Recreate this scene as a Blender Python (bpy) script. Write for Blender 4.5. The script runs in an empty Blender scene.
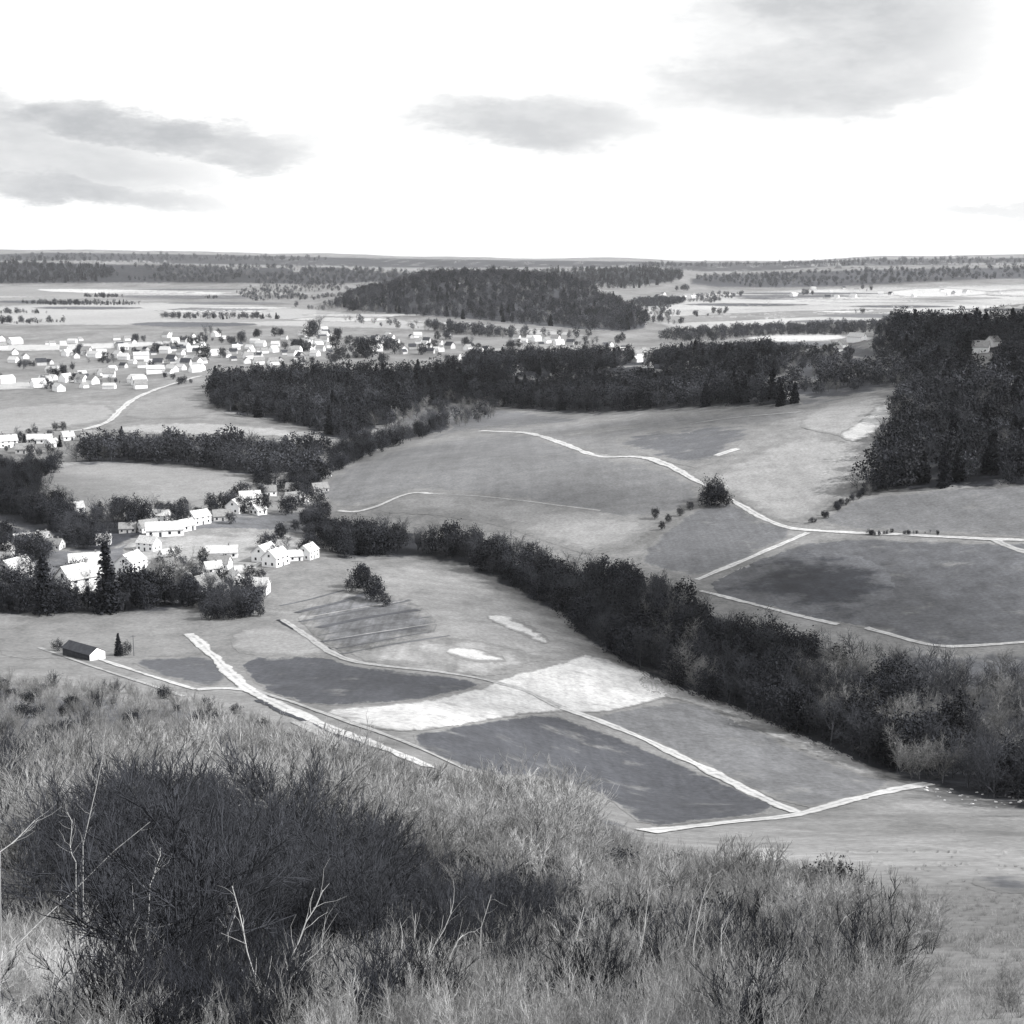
import bpy, math, random
import numpy as np
from mathutils import Vector, Matrix
from mathutils.geometry import delaunay_2d_cdt

rng = np.random.default_rng(11)
random.seed(11)
scene = bpy.context.scene
COL = scene.collection

# ------------------------------------------------------------------ camera
W = 1024
HAZE = 1.9e-5
EYE = 120.0
FPX = 1407.0
PITCH = math.atan((512 - 256) / FPX)
CP, SP = math.cos(PITCH), math.sin(PITCH)

def ray(px, py):
    px = np.asarray(px, float); py = np.asarray(py, float)
    a = (px - 512) / FPX; b = (512 - py) / FPX
    d = np.stack([a, CP + b * SP, -SP + b * CP], -1)
    return d / np.linalg.norm(d, axis=-1, keepdims=True)

def project(x, y, z):
    dz = z - EYE
    f = y * CP - dz * SP
    u = y * SP + dz * CP
    f = np.where(np.abs(f) < 1e-6, 1e-6, f)
    return 512 + FPX * x / f, 512 - FPX * u / f, f

# ------------------------------------------------------------------ terrain height
def sst(a, b, x):
    t = np.clip((x - a) / (b - a), 0, 1)
    return t * t * (3 - 2 * t)

_w = [(random.uniform(0, 2 * math.pi), random.uniform(0, 6.28), random.uniform(.7, 1.4)) for _ in range(12)]
def wav(x, y, L, k=0):
    s = 0
    for i in range(4):
        a, p, m = _w[(i + k) % 12]
        s = s + np.sin((x * math.cos(a) + y * math.sin(a)) * 2 * math.pi / (L * m) + p)
    return s / 4

YT = np.array([-400, -60, -8, 0, 5, 10, 20, 40, 70, 100, 150, 200, 250, 300, 350, 400, 450, 520, 60000.])
DL = np.array([-6, -3, .6, 1.8, 4.2, 6.9, 12.2, 21.8, 35, 47, 64, 79, 91, 101, 110, 116, 120, 121, 121.])
DR = np.array([-6, -3, .6, 1.8, 4.2, 6.9, 12.2, 22, 36, 48.5, 68, 87, 105, 117, 120.5, 121, 121, 121, 121.])
_y = np.concatenate([np.arange(-400, 700, 1.), [60000.]])
def _round(tab):
    o = np.linspace(-1, 1, 11)
    return np.mean([np.interp(_y + q * np.clip(_y * .13, 1.5, 45), YT, tab) for q in o], 0)
DL, DR = _round(DL), _round(DR); YT = _y
BELT = np.array([(420, 60), (150, 268), (106, 303), (82, 345), (54, 405), (17, 505), (-30, 560), (-82, 622), (-108, 710), (-104, 860), (-60, 1050), (100, 1600.)])

def belt_s(x, y):
    """signed distance to the stream line, positive on its far (right) bank"""
    best = np.full(np.shape(x), 1e9); sg = np.ones(np.shape(x))
    for (ax, ay), (bx, by) in zip(BELT[:-1], BELT[1:]):
        dx, dy = bx - ax, by - ay
        L2 = dx * dx + dy * dy
        t = np.clip(((x - ax) * dx + (y - ay) * dy) / L2, 0, 1)
        ex, ey = x - (ax + t * dx), y - (ay + t * dy)
        d = np.hypot(ex, ey)
        c = dx * (y - ay) - dy * (x - ax)
        m = d < best
        best = np.where(m, d, best); sg = np.where(m, np.where(c < 0, 1., -1.), sg)
    return best * sg

RIDGES = [
    (11500, 2600, [(-900, 252), (0, 250), (100, 250), (200, 252), (330, 254), (430, 257), (520, 258), (600, 258.5), (700, 261), (760, 261), (800, 260), (870, 257), (950, 255.5), (1024, 254.5), (1900, 252)]),
    (6400, 1100, [(-900, 262), (0, 262), (60, 262.5), (150, 264), (230, 266), (280, 267), (340, 266), (400, 270), (480, 272), (560, 270), (620, 267), (660, 267), (700, 273), (760, 272), (820, 268), (900, 266), (1024, 265), (1900, 264)]),
    (3400, 650, [(-900, 320), (300, 312), (340, 300), (400, 284), (440, 276), (500, 275), (550, 280), (600, 291), (640, 306), (690, 330), (1900, 330)]),
]
def height(x, y):
    x = np.asarray(x, float); y = np.asarray(y, float)
    t = sst(-.11, .13, x / np.maximum(y, 25))
    drop = np.interp(y, YT, DL) * (1 - t) + np.interp(y, YT, DR) * t
    h = 121 - drop
    s = belt_s(x, y)
    far = sst(1500, 900, y) if False else 1 - sst(950, 1500, y)
    up = 40 * sst(10, 400, s) * far
    up = up * sst(250, 420, y)
    h = h + up - 4.0 * np.exp(-(s / 28) ** 2) * sst(230, 320, y) * (1 - sst(1000, 1500, y))
    # wooded hill to the right, the dome and the low rises behind it
    def g(cx, cy, sx, sy, A, rot=0):
        c, n = math.cos(rot), math.sin(rot)
        u = (x - cx) * c + (y - cy) * n; v = -(x - cx) * n + (y - cy) * c
        return A * np.exp(-(u / sx) ** 2 - (v / sy) ** 2)
    h = h + g(470, 1230, 200, 300, 58) + g(380, 900, 120, 150, 8)
    h = h + g(-20, 780, 90, 110, 6) + g(-180, 1300, 170, 160, 9) + g(120, 1350, 240, 130, 12)
    h = h + g(-260, 690, 90, 70, 5) + g(-330, 470, 120, 50, 3)
    az = 512 + FPX * CP * x / np.maximum(y, 50)
    for d0, w, prof in RIDGES:
        yt = np.interp(az, [p[0] for p in prof], [p[1] for p in prof])
        z0 = EYE - d0 * (yt - 256) / FPX
        h = h + np.maximum(z0, 0) * np.exp(-((y - d0) / w) ** 2)
    # gentle relief
    nf = sst(8, 60, y)
    h = h + nf * (.7 * wav(x, y, 38) * (1 - sst(280, 420, y)) + 1.0 * wav(x, y, 120, 3))
    h = h + 2.2 * wav(x, y, 430, 5) * sst(450, 900, y)
    h = h + 7 * wav(x, y, 1500, 7) * sst(2500, 4500, y) + 9 * wav(x, y, 900, 1) * sst(7000, 10000, y)
    return h

DIST = np.concatenate([[0.0], np.geomspace(2, 14000, 420)])
def P(px, py):
    """pixel -> point on the ground (first hit along the ray)"""
    px = np.atleast_1d(np.asarray(px, float)); py = np.atleast_1d(np.asarray(py, float))
    D = ray(px, py)
    if len(px) <= 3:
        out = []
        for d in D:
            a, b = 0., 14000.; T = DIST
            for _ in range(4):
                q = d[None] * T[:, None]; hit = EYE + q[:, 2] < height(q[:, 0], q[:, 1]); hit[0] = False
                i = int(np.argmax(hit)) if hit.any() else len(T) - 1
                a, b = T[i - 1], T[i]; T = np.linspace(a, b, 24)
            q = d * b; out.append([q[0], q[1], float(height(q[0], q[1]))])
        return np.array(out)
    lo = np.zeros(len(px)); hi = np.full(len(px), 14000.0); done = np.zeros(len(px), bool)
    prev = 0.
    for t in DIST[1:]:
        q = D * t
        b = (EYE + q[:, 2] < height(q[:, 0], q[:, 1])) & ~done
        lo[b] = prev; hi[b] = t; done |= b
        prev = t
        if done.all(): break
    lo[~done] = 13999.
    for _ in range(22):
        m = (lo + hi) / 2
        q = D * m[:, None]
        b = EYE + q[:, 2] < height(q[:, 0], q[:, 1])
        hi = np.where(b, m, hi); lo = np.where(b, lo, m)
    q = D * hi[:, None]
    return np.stack([q[:, 0], q[:, 1], height(q[:, 0], q[:, 1])], -1)

# ------------------------------------------------------------------ materials
def lin(v):
    v = v / 255.
    return v / 12.92 if v <= .04045 else ((v + .055) / 1.055) ** 2.4
KEXP = 2.55
def tint(a):
    """neutral, a little blue in the darks like the print"""
    k = min(1, math.sqrt(max(a, 0)) * 2.6)
    return (a * (.86 + .135 * k), a * (.96 + .04 * k), a * (1.30 - .285 * k), 1)
def alb(tone):
    return lin(tone) / KEXP

def new_mat(name):
    m = bpy.data.materials.new(name); m.use_nodes = True
    nt = m.node_tree; b = nt.nodes['Principled BSDF']
    b.inputs['Roughness'].default_value = .9
    b.inputs['Specular IOR Level'].default_value = .15
    return m, nt, b

def ground_mat(name, tone, var=.22, big=70., rows=None, grain=1.0, under=None):
    m, nt, b = new_mat(name)
    a = alb(tone)
    N = nt.nodes.new; L = nt.links.new
    tc = N('ShaderNodeTexCoord')
    def noise(scale, det=4, sx=1, sy=1, rot=0):
        mp = N('ShaderNodeMapping'); mp.inputs['Scale'].default_value = (sx, sy, 1); mp.inputs['Rotation'].default_value = (0, 0, rot)
        L(tc.outputs['Object'], mp.inputs['Vector'])
        n = N('ShaderNodeTexNoise'); n.inputs['Scale'].default_value = scale; n.inputs['Detail'].default_value = det
        n.inputs['Roughness'].default_value = .62
        L(mp.outputs['Vector'], n.inputs['Vector'])
        return n.outputs['Fac']
    def mr(s, lo, hi):
        r = N('ShaderNodeMapRange'); r.inputs['From Min'].default_value = .3; r.inputs['From Max'].default_value = .7
        r.inputs['To Min'].default_value = lo; r.inputs['To Max'].default_value = hi
        L(s, r.inputs['Value']); return r.outputs['Result']
    def mul(p, q):
        x = N('ShaderNodeMath'); x.operation = 'MULTIPLY'; L(p, x.inputs[0]); L(q, x.inputs[1]); return x.outputs[0]
    f = mul(mr(noise(1 / big, 6, 1, .6, .5), 1 - var * 1.5, 1 + var * 1.5), mr(noise(1 / 9., 6), 1 - (var * .7 + .06) * grain, 1 + (var * .7 + .06) * grain))
    f = mul(f, mr(noise(1 / 1.3, 4), 1 - .24 * grain, 1 + .24 * grain))
    if rows:
        f = mul(f, mr(noise(1 / rows[1], 2, 1, .02, rows[0]), 1 - rows[2], 1 + rows[2]))
    c = N('ShaderNodeMix'); c.data_type = 'RGBA'; c.blend_type = 'MULTIPLY'; c.inputs['Factor'].default_value = 1
    c.inputs['A'].default_value = tint(a)
    cr = N('ShaderNodeCombineColor')
    for i in range(3): L(f, cr.inputs[i])
    if under:
        # crops and the painted field shade thin out raggedly into the sward beneath
        at = N('ShaderNodeAttribute'); at.attribute_name = 'fade'
        ad = N('ShaderNodeMath'); ad.operation = 'MULTIPLY_ADD'; ad.inputs[1].default_value = 1.0; L(at.outputs['Fac'], ad.inputs[0])
        L(mr(noise(1 / 11., 7), -.62, .62), ad.inputs[2])
        r = N('ShaderNodeMapRange'); r.interpolation_type = 'SMOOTHSTEP'; r.inputs['From Min'].default_value = .15; r.inputs['From Max'].default_value = .85
        L(ad.outputs[0], r.inputs['Value'])
        mx = N('ShaderNodeMix'); mx.data_type = 'RGBA'; L(r.outputs[0], mx.inputs['Factor'])
        mx.inputs['A'].default_value = tint(alb(under)); mx.inputs['B'].default_value = tint(a)
        L(mx.outputs['Result'], c.inputs['A'])
    L(cr.outputs[0], c.inputs['B']); L(c.outputs['Result'], b.inputs['Base Color'])
    bp = N('ShaderNodeBump'); bp.inputs['Strength'].default_value = .35; bp.inputs['Distance'].default_value = .25
    L(noise(1 / 1.1, 4), bp.inputs['Height']); L(bp.outputs['Normal'], b.inputs['Normal'])
    return m

def track_mat(name, tone, grass=130):
    m = ground_mat(name, tone, var=.10)
    nt = m.node_tree; N = nt.nodes.new; L = nt.links.new
    mul = [q for q in nt.nodes if q.bl_idname == 'ShaderNodeMix'][0]
    at = N('ShaderNodeAttribute'); at.attribute_name = 'across'
    tc = N('ShaderNodeTexCoord'); n = N('ShaderNodeTexNoise'); n.inputs['Scale'].default_value = .25; n.inputs['Detail'].default_value = 5
    L(tc.outputs['Object'], n.inputs['Vector'])
    cr = N('ShaderNodeValToRGB'); e = cr.color_ramp
    e.elements[0].position = 0.; e.elements[0].color = (.75,) * 3 + (1,)
    e.elements[1].position = 1.; e.elements[1].color = (1., 1., 1., 1)
    for p, c in ((.16, .6), (.30, 0.), (.70, 0.), (.86, .7)):
        q = e.elements.new(p); q.color = (c, c, c, 1)
    L(at.outputs['Fac'], cr.inputs['Fac'])
    mm = N('ShaderNodeMath'); mm.operation = 'MULTIPLY'; L(cr.outputs['Color'], mm.inputs[0])
    r = N('ShaderNodeMapRange'); r.inputs['From Min'].default_value = .38; r.inputs['From Max'].default_value = .62; L(n.outputs['Fac'], r.inputs['Value'])
    L(r.outputs[0], mm.inputs[1])
    mx = N('ShaderNodeMix'); mx.data_type = 'RGBA'; L(mm.outputs[0], mx.inputs['Factor'])
    mx.inputs['A'].default_value = tint(alb(tone)); mx.inputs['B'].default_value = tint(alb(grass))
    L(mx.outputs['Result'], mul.inputs['A'])
    return m
def veg_mat(name, a, spread=.35, trans=0.0):
    """foliage or bark: reflectance a varied by clump and by plant"""
    m, nt, b = new_mat(name)
    N = nt.nodes.new; L = nt.links.new
    tc = N('ShaderNodeTexCoord'); n = N('ShaderNodeTexNoise'); n.inputs['Scale'].default_value = 1.4; n.inputs['Detail'].default_value = 3
    L(tc.outputs['Object'], n.inputs['Vector'])
    oi = N('ShaderNodeObjectInfo')
    r1 = N('ShaderNodeMapRange'); r1.inputs['From Min'].default_value = .3; r1.inputs['From Max'].default_value = .7
    r1.inputs['To Min'].default_value = 1 - spread; r1.inputs['To Max'].default_value = 1 + spread
    L(n.outputs['Fac'], r1.inputs['Value'])
    r2 = N('ShaderNodeMapRange'); r2.inputs['To Min'].default_value = 1 - spread; r2.inputs['To Max'].default_value = 1 + spread
    L(oi.outputs['Random'], r2.inputs['Value'])
    mu = N('ShaderNodeMath'); mu.operation = 'MULTIPLY'; L(r1.outputs[0], mu.inputs[0]); L(r2.outputs[0], mu.inputs[1])
    c = N('ShaderNodeMix'); c.data_type = 'RGBA'; c.blend_type = 'MULTIPLY'; c.inputs['Factor'].default_value = 1
    c.inputs['A'].default_value = tint(a)
    cr = N('ShaderNodeCombineColor')
    for i in range(3): L(mu.outputs[0], cr.inputs[i])
    L(cr.outputs[0], c.inputs['B']); L(c.outputs['Result'], b.inputs['Base Color'])
    return m

def plain_mat(name, a, rough=.8, var=.12, scale=.8):
    m, nt, b = new_mat(name)
    N = nt.nodes.new; L = nt.links.new
    b.inputs['Roughness'].default_value = rough
    tc = N('ShaderNodeTexCoord'); n = N('ShaderNodeTexNoise'); n.inputs['Scale'].default_value = scale; n.inputs['Detail'].default_value = 4
    L(tc.outputs['Object'], n.inputs['Vector'])
    r = N('ShaderNodeValToRGB')
    r.color_ramp.elements[0].position = .3; r.color_ramp.elements[1].position = .7
    r.color_ramp.elements[0].color = tint(a * (1 - var)); r.color_ramp.elements[1].color = tint(min(.92, a * (1 + var)))
    L(n.outputs['Fac'], r.inputs['Fac']); L(r.outputs['Color'], b.inputs['Base Color'])
    return m

_gm = {}
def GM(kind, tone, **k):
    key = (kind, tone, str(k))
    if key not in _gm: _gm[key] = ground_mat(kind, tone, **k)
    return _gm[key]

# ------------------------------------------------------------------ mesh helpers
def mesh_np(name, v, faces, mats=(), smooth=False, mi=None):
    """faces: (n,3) or (n,4) array or list of them"""
    me = bpy.data.meshes.new(name)
    fl = faces if isinstance(faces, list) else [faces]
    fl = [np.asarray(f, np.int32) for f in fl if len(f)]
    v = np.asarray(v, np.float32)
    me.vertices.add(len(v)); me.vertices.foreach_set('co', v.ravel())
    n = sum(len(f) for f in fl); nl = sum(f.size for f in fl)
    me.loops.add(nl); me.polygons.add(n)
    me.loops.foreach_set('vertex_index', np.concatenate([f.ravel() for f in fl]))
    tot = np.concatenate([np.full(len(f), f.shape[1], np.int32) for f in fl])
    st = np.concatenate([[0], np.cumsum(tot)[:-1]]).astype(np.int32)
    me.polygons.foreach_set('loop_start', st); me.polygons.foreach_set('loop_total', tot)
    if mi is not None: me.polygons.foreach_set('material_index', np.asarray(mi, np.int32))
    me.update(calc_edges=True); me.validate()
    for m in mats: me.materials.append(m)
    if smooth: me.polygons.foreach_set('use_smooth', np.ones(len(me.polygons), bool))
    return me

def link(name, me, parent=None):
    o = bpy.data.objects.new(name, me); COL.objects.link(o)
    if parent is not None: o.parent = parent
    return o
def tag(o, label=None, cat=None, group=None, kind=None):
    if label: o['label'] = label
    if cat: o['category'] = cat
    if group: o['group'] = group
    if kind: o['kind'] = kind
    return o
def empty(name, loc, rz=0., sc=1.):
    o = bpy.data.objects.new(name, None); COL.objects.link(o)
    o.location = loc; o.rotation_euler = (0, 0, rz); o.scale = (sc, sc, sc); o.empty_display_size = .5
    return o
def copy_tree(o, parent=None):
    c = o.copy(); COL.objects.link(c)
    if parent is not None: c.parent = parent
    for ch in list(o.children): copy_tree(ch, c)
    return c

# ------------------------------------------------------------------ the ground sheet
def build_ground():
    r = np.concatenate([np.geomspace(1.0, 900, 560), np.geomspace(900, 30000, 330)[1:]])
    fine = np.radians(np.linspace(-24, 24, 420))
    rest = np.radians(np.concatenate([np.linspace(24, 60, 70)[1:], np.linspace(60, 300, 90)[1:-1], np.linspace(300, 336, 70)[:-1]]))
    az = np.concatenate([fine, rest])
    A, R = np.meshgrid(az, r)
    X = R * np.sin(A); Y = R * np.cos(A)
    Z = height(X, Y)
    n, k = X.shape
    v = np.stack([X, Y, Z], -1).reshape(-1, 3)
    v = np.vstack([v, [[0, 0, float(height(0., 0.))]]])
    i = np.arange(n - 1)[:, None] * k; j = np.arange(k)[None]; j2 = (j + 1) % k
    q = np.stack([i + j, i + j2, i + k + j2, i + k + j], -1).reshape(-1, 4)[:, ::-1]
    c = len(v) - 1
    t = np.stack([np.full(k, c), j2[0], j[0]], -1)
    me = mesh_np('ground', v, [q, t], [GM('meadow_ground', 165, var=.25)], smooth=True)
    return tag(link('ground', me), 'rolling meadow ground of the valley and its surrounding hills', 'ground', kind='structure')
build_ground()

def in_poly(px, py, poly):
    poly = np.asarray(poly, float); r = np.zeros(np.shape(px), bool)
    j = len(poly) - 1
    for i in range(len(poly)):
        xi, yi = poly[i]; xj, yj = poly[j]
        with np.errstate(divide='ignore', invalid='ignore'):
            r ^= ((yi > py) != (yj > py)) & (px < (xj - xi) * (py - yi) / (yj - yi + 1e-12) + xi)
        j = i
    return r

def smooth_poly(p, it=2, closed=True):
    p = np.asarray(p, float)
    for _ in range(it):
        q = np.roll(p, -1, 0) if closed else p[1:]
        a = p if closed else p[:-1]
        n = np.empty((2 * len(a), 2)); n[0::2] = .75 * a + .25 * q; n[1::2] = .25 * a + .75 * q
        if not closed: n = np.vstack([p[:1], n, p[-1:]])
        p = n
    return p

_layer = [0]
def lift(d, k):
    return .02 + .012 * k + d * (.00005 + .000012 * k)

def field(name, poly, mat, label, k=0, rough=1.0, smooth=1, cat='field', soft=3.):
    """a patch of land draped over the ground"""
    p = smooth_poly(poly, smooth)
    # densify + ragged edge
    out = []
    for a, b in zip(p, np.roll(p, -1, 0)):
        n = max(1, int(np.hypot(*(b - a)) / 2.5))
        for i in range(n): out.append(a + (b - a) * i / n)
    out = np.array(out)
    yy = out[:, 1]
    amp = rough * np.clip((yy - 250) / 260, .12, 1.1)
    out = out + rng.normal(0, 1, out.shape) * amp[:, None] * np.array([.8, .35])
    lo, hi = out.min(0), out.max(0)
    sy = 3.0 if lo[1] > 420 else 1.2
    sx = 6. if lo[1] > 420 else 8.
    gx, gy = np.meshgrid(np.arange(lo[0], hi[0], sx), np.arange(lo[1], hi[1], sy))
    gx = gx.ravel() + .3 * sx * rng.uniform(-1, 1, gx.size); gy = gy.ravel()
    m = in_poly(gx, gy, out)
    inn = np.stack([gx[m], gy[m]], -1)
    allp = np.vstack([out, inn])
    nb = len(out)
    res = delaunay_2d_cdt([Vector(q) for q in allp], [(i, (i + 1) % nb) for i in range(nb)], [list(range(nb))], 1, 1e-4)
    vs = np.array([(q.x, q.y) for q in res[0]])
    w = P(vs[:, 0], vs[:, 1])
    f = np.array([t for t in res[2] if len(t) == 3], np.int32)
    for _ in range(1 if w[:, 1].max() < 900 else 2 if w[:, 1].max() < 2200 else 3):
        e = np.sort(np.concatenate([f[:, [0, 1]], f[:, [1, 2]], f[:, [2, 0]]]), 1)
        ue, inv = np.unique(e, axis=0, return_inverse=True); inv = inv.ravel()
        a, b, c = inv[:len(f)] + len(w), inv[len(f):2 * len(f)] + len(w), inv[2 * len(f):] + len(w)
        w = np.vstack([w, (w[ue[:, 0]] + w[ue[:, 1]]) / 2])
        f = np.concatenate([np.stack([f[:, 0], a, c], 1), np.stack([a, f[:, 1], b], 1), np.stack([c, b, f[:, 2]], 1), np.stack([a, b, c], 1)])
    w[:, 2] = height(w[:, 0], w[:, 1])
    vs = np.stack(project(w[:, 0], w[:, 1], w[:, 2])[:2], -1)
    bd = np.full(len(vs), 1e9)
    for (ax, ay), (bx, by) in zip(out, np.roll(out, -1, 0)):
        dx, dy = bx - ax, (by - ay) * 1.8
        t = np.clip(((vs[:, 0] - ax) * dx + (vs[:, 1] - ay) * 1.8 * dy) / (dx * dx + dy * dy + 1e-9), 0, 1)
        bd = np.minimum(bd, np.hypot(vs[:, 0] - ax - t * dx, (vs[:, 1] - ay) * 1.8 - t * dy))
    fade = np.clip(bd / (2 * soft), 0, 1)
    d = np.hypot(w[:, 0], w[:, 1])
    w[:, 2] += lift(d, k)
    # drop slivers that bridge a skyline
    dd = d[f]; keep = (dd.max(1) / dd.min(1)) < 1.35
    f = f[keep]
    e1 = w[f[:, 1]] - w[f[:, 0]]; e2 = w[f[:, 2]] - w[f[:, 0]]
    up = np.cross(e1, e2)[:, 2] < 0
    f[up] = f[up][:, ::-1]
    me = mesh_np(name, w, f, [mat], smooth=True)
    me.attributes.new('fade', 'FLOAT', 'POINT').data.foreach_set('value', fade.astype(np.float32))
    return tag(link(name, me), label, cat, kind='structure')

def road(name, pts, width, mat, label, k=8, gaps=True, cat='track'):
    p = smooth_poly(pts, 3, closed=False)
    w = P(p[:, 0], p[:, 1])
    seg = np.hypot(*(np.diff(w[:, :2], axis=0)).T); s = np.concatenate([[0], np.cumsum(seg)])
    n = max(8, int(s[-1] / 2.2)); t = np.linspace(0, s[-1], n)
    c = np.stack([np.interp(t, s, w[:, 0]), np.interp(t, s, w[:, 1])], -1)
    for _ in range(3): c[1:-1] = (c[:-2] + 2 * c[1:-1] + c[2:]) / 4
    tg = np.gradient(c, axis=0); tg /= np.linalg.norm(tg, axis=1, keepdims=True) + 1e-9
    nr = np.stack([-tg[:, 1], tg[:, 0]], -1)
    vs, cols = [], 9
    def rag():
        q = rng.normal(size=n + 6); q = np.convolve(q, np.ones(5) / 5, 'same')[3:-3]
        return width * (1 + .45 * np.clip(q, -1, 1) + .06 * rng.normal(size=n))
    wl, wr = rag(), rag()
    for j in range(cols):
        u = (j / (cols - 1) - .5)
        q = c + nr * (u * np.where(u < 0, wl, wr))[:, None]
        d = np.hypot(q[:, 0], q[:, 1])
        z = height(q[:, 0], q[:, 1]) + lift(d, k) + .03 * (1 - (2 * u) ** 2)
        vs.append(np.column_stack([q, z]))
    v = np.stack(vs, 1).reshape(-1, 3)
    i = np.arange(n - 1)[:, None] * cols; j = np.arange(cols - 1)[None]
    f = np.stack([i + j, i + j + 1, i + cols + j + 1, i + cols + j], -1).reshape(-1, 4)
    e = np.cross(v[f[0, 1]] - v[f[0, 0]], v[f[0, 2]] - v[f[0, 0]])[2]
    if e < 0: f = f[:, ::-1]
    me = mesh_np(name, v, f, [mat], smooth=True)
    uu = np.tile(np.abs(np.linspace(-1, 1, cols)), n)
    me.attributes.new('across', 'FLOAT', 'POINT').data.foreach_set('value', uu.astype(np.float32))
    return tag(link(name, me), label, cat, kind='structure')

# ------------------------------------------------------------------ fields (outline in photo pixels, thrown onto the ground)
def F(poly, tone, label, k=0, name='field', under=165, **kw):
    mk = {q: kw.pop(q) for q in ('var', 'rows', 'big', 'grain') if q in kw}
    field(name, poly, GM('field_ground', tone, under=under, **mk), label, k, **kw)

F([(28,476),(60,467),(130,461),(200,466),(252,477),(244,490),(205,500),(130,511),(78,514),(50,496)], 182, 'smooth pale meadow on the left, edged by a hedge wood', 2, 'meadow', var=.08)
F([(308,492),(345,466),(400,446),(470,435),(520,431),(570,447),(605,459),(660,464),(705,490),(690,506),(650,522),(560,506),(480,494),(415,490),(350,512)], 152, 'domed grey field above the stream wood', 1, var=.14, soft=5, rows=(.5,5.,.08))
F([(372,512),(405,495),(440,492),(520,500),(600,511),(655,523),(635,545),(590,556),(555,545),(520,532),(480,521),(420,514)], 186, 'paler lower flank of the domed field', 2, var=.12, soft=10)
F([(470,431),(540,425),(640,418),(720,413),(800,408),(795,418),(730,432),(660,455),(600,455),(560,441),(525,430)], 158, 'long field strip under the middle forest', 1, var=.18, rows=(.1,6.,.1))
F([(600,440),(660,428),(720,422),(760,426),(740,445),(705,470),(670,463)], 128, 'darker field patch beside the curving track', 2, var=.15, soft=9)
F([(705,480),(745,455),(790,435),(850,440),(880,462),(872,480),(838,492),(806,524),(775,520),(745,504)], 190, 'pale hillside meadow below the right wood', 2, 'meadow', var=.12, soft=7, rows=(.8,5.,.08))
F([(790,425),(835,400),(880,392),(900,402),(893,424),(860,438),(835,436)], 185, 'pale clearing on the flank of the wooded hill', 3, 'clearing', var=.18)
F([(836,434),(858,424),(880,402),(897,404),(893,420),(866,440),(848,442)], 232, 'bright bare scar on the clearing of the wooded hill', 4, 'clearing', var=.1)
F([(812,524),(850,500),(900,493),(1024,484),(1060,490),(1060,540),(940,534),(860,530)], 148, 'grey sloping field under the right wood', 1, var=.16, rows=(.1,4.,.1))
F([(632,560),(690,512),(722,498),(760,518),(800,532),(745,560),(700,578),(665,572)], 138, 'triangular field between stream wood and fork of tracks', 1, var=.14, rows=(-.5,3.5,.12))
F([(702,588),(745,566),(812,537),(940,541),(1060,545),(1060,640),(985,645),(940,648),(895,636),(835,622),(770,607)], 128, 'large field between the two right hand tracks', 1, var=.28, big=110, rows=(.2,4.,.10))
F([(698,590),(750,564),(800,548),(880,560),(900,590),(870,625),(830,622),(770,607)], 84, 'painted shade on the corner of the right hand field', 2, var=.3, rough=2.5, soft=20, under=128, rows=(.4,3.5,.12))  # soft shade of passing clouds, painted into the ground tone
F([(862,650),(900,645),(950,655),(1060,648),(1060,760),(1000,740),(950,715),(900,690)], 125, 'rough grass bank below the lowest right hand track', 1, var=.3, soft=12)
# valley floor in the centre
F([(640,835),(760,823),(850,805),(930,790),(1080,815),(1080,1100),(900,1100),(860,960),(760,900),(660,870)], 172, 'rough grey grass on the open slope at the lower right', 1, 'meadow', var=.25, soft=14)
F([(835, 900), (860, 890), (890, 898), (905, 912), (880, 922), (850, 915)], 88, 'wide dark scrub blotch on the lower right slope', 3, 'scrub_patch', soft=9, var=.3)
F([(960, 880), (1010, 872), (1060, 884), (1010, 898)], 120, 'faint dark blotch at the right edge of the slope', 3, 'scrub_patch', soft=9, var=.3)
F([(700, 850), (770, 838), (800, 856), (760, 880), (710, 874)], 205, 'pale worn patch on the lower right slope', 3, 'scrub_patch', soft=12, var=.3)
F([(372,566),(410,562),(450,566),(500,590),(545,618),(590,650),(560,662),(470,660),(400,640),(350,610)], 184, 'pale valley meadow beside the stream wood', 1, 'meadow', var=.2, soft=12)
F([(225,590),(330,567),(372,575),(360,600),(300,612),(240,606)], 172, 'meadow behind the long shed', 1, 'meadow', var=.15, soft=10)
F([(290,612),(345,592),(375,588),(420,606),(440,622),(430,636),(350,655),(325,645)], 140, 'mottled plot on the valley floor under the narrow crop lines', 2, 'plot', var=.35, soft=9, rows=(.25,2.2,.3))
F([(250,625),(300,630),(330,650),(320,657),(240,656),(228,640)], 188, 'pale field wedge beside the shed lane', 2, var=.1, soft=5)
F([(233,657),(325,656),(352,666),(420,672),(485,683),(470,690),(400,703),(318,707),(262,692)], 105, 'dark ploughed field left of centre', 2, var=.1, soft=1.8, rows=(.15,2.6,.14))
F([(345,650),(420,636),(480,640),(540,655),(500,680),(420,668),(372,664)], 196, 'light stubble field in the centre', 2, var=.22, soft=10, rows=(.2,3.,.14))
F([(310,709),(400,705),(478,690),(505,676),(560,663),(588,652),(640,670),(690,689),(650,703),(600,714),(547,711),(480,722),(410,733),(365,727)], 236, 'bright dry stubble band across the valley floor', 3, var=.2, soft=2.2, rows=(.3,3.,.10))
F([(484,616),(500,614),(528,624),(552,640),(545,646),(520,634),(500,626)], 255, 'small white bare patch near the stream wood', 4, 'bare_patch', var=.06, soft=3)
F([(440,650),(470,646),(512,660),(490,664),(460,660)], 250, 'white bare strip in the middle of the valley', 4, 'bare_patch', var=.08, soft=3.5)
F([(395,738),(470,725),(548,712),(592,728),(640,746),(720,782),(790,811),(700,822),(645,828),(610,800),(560,778),(480,775)], 106, 'dark ploughed field right of the thicket', 2, var=.09, soft=2, rows=(-.9,2.4,.14))
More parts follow.
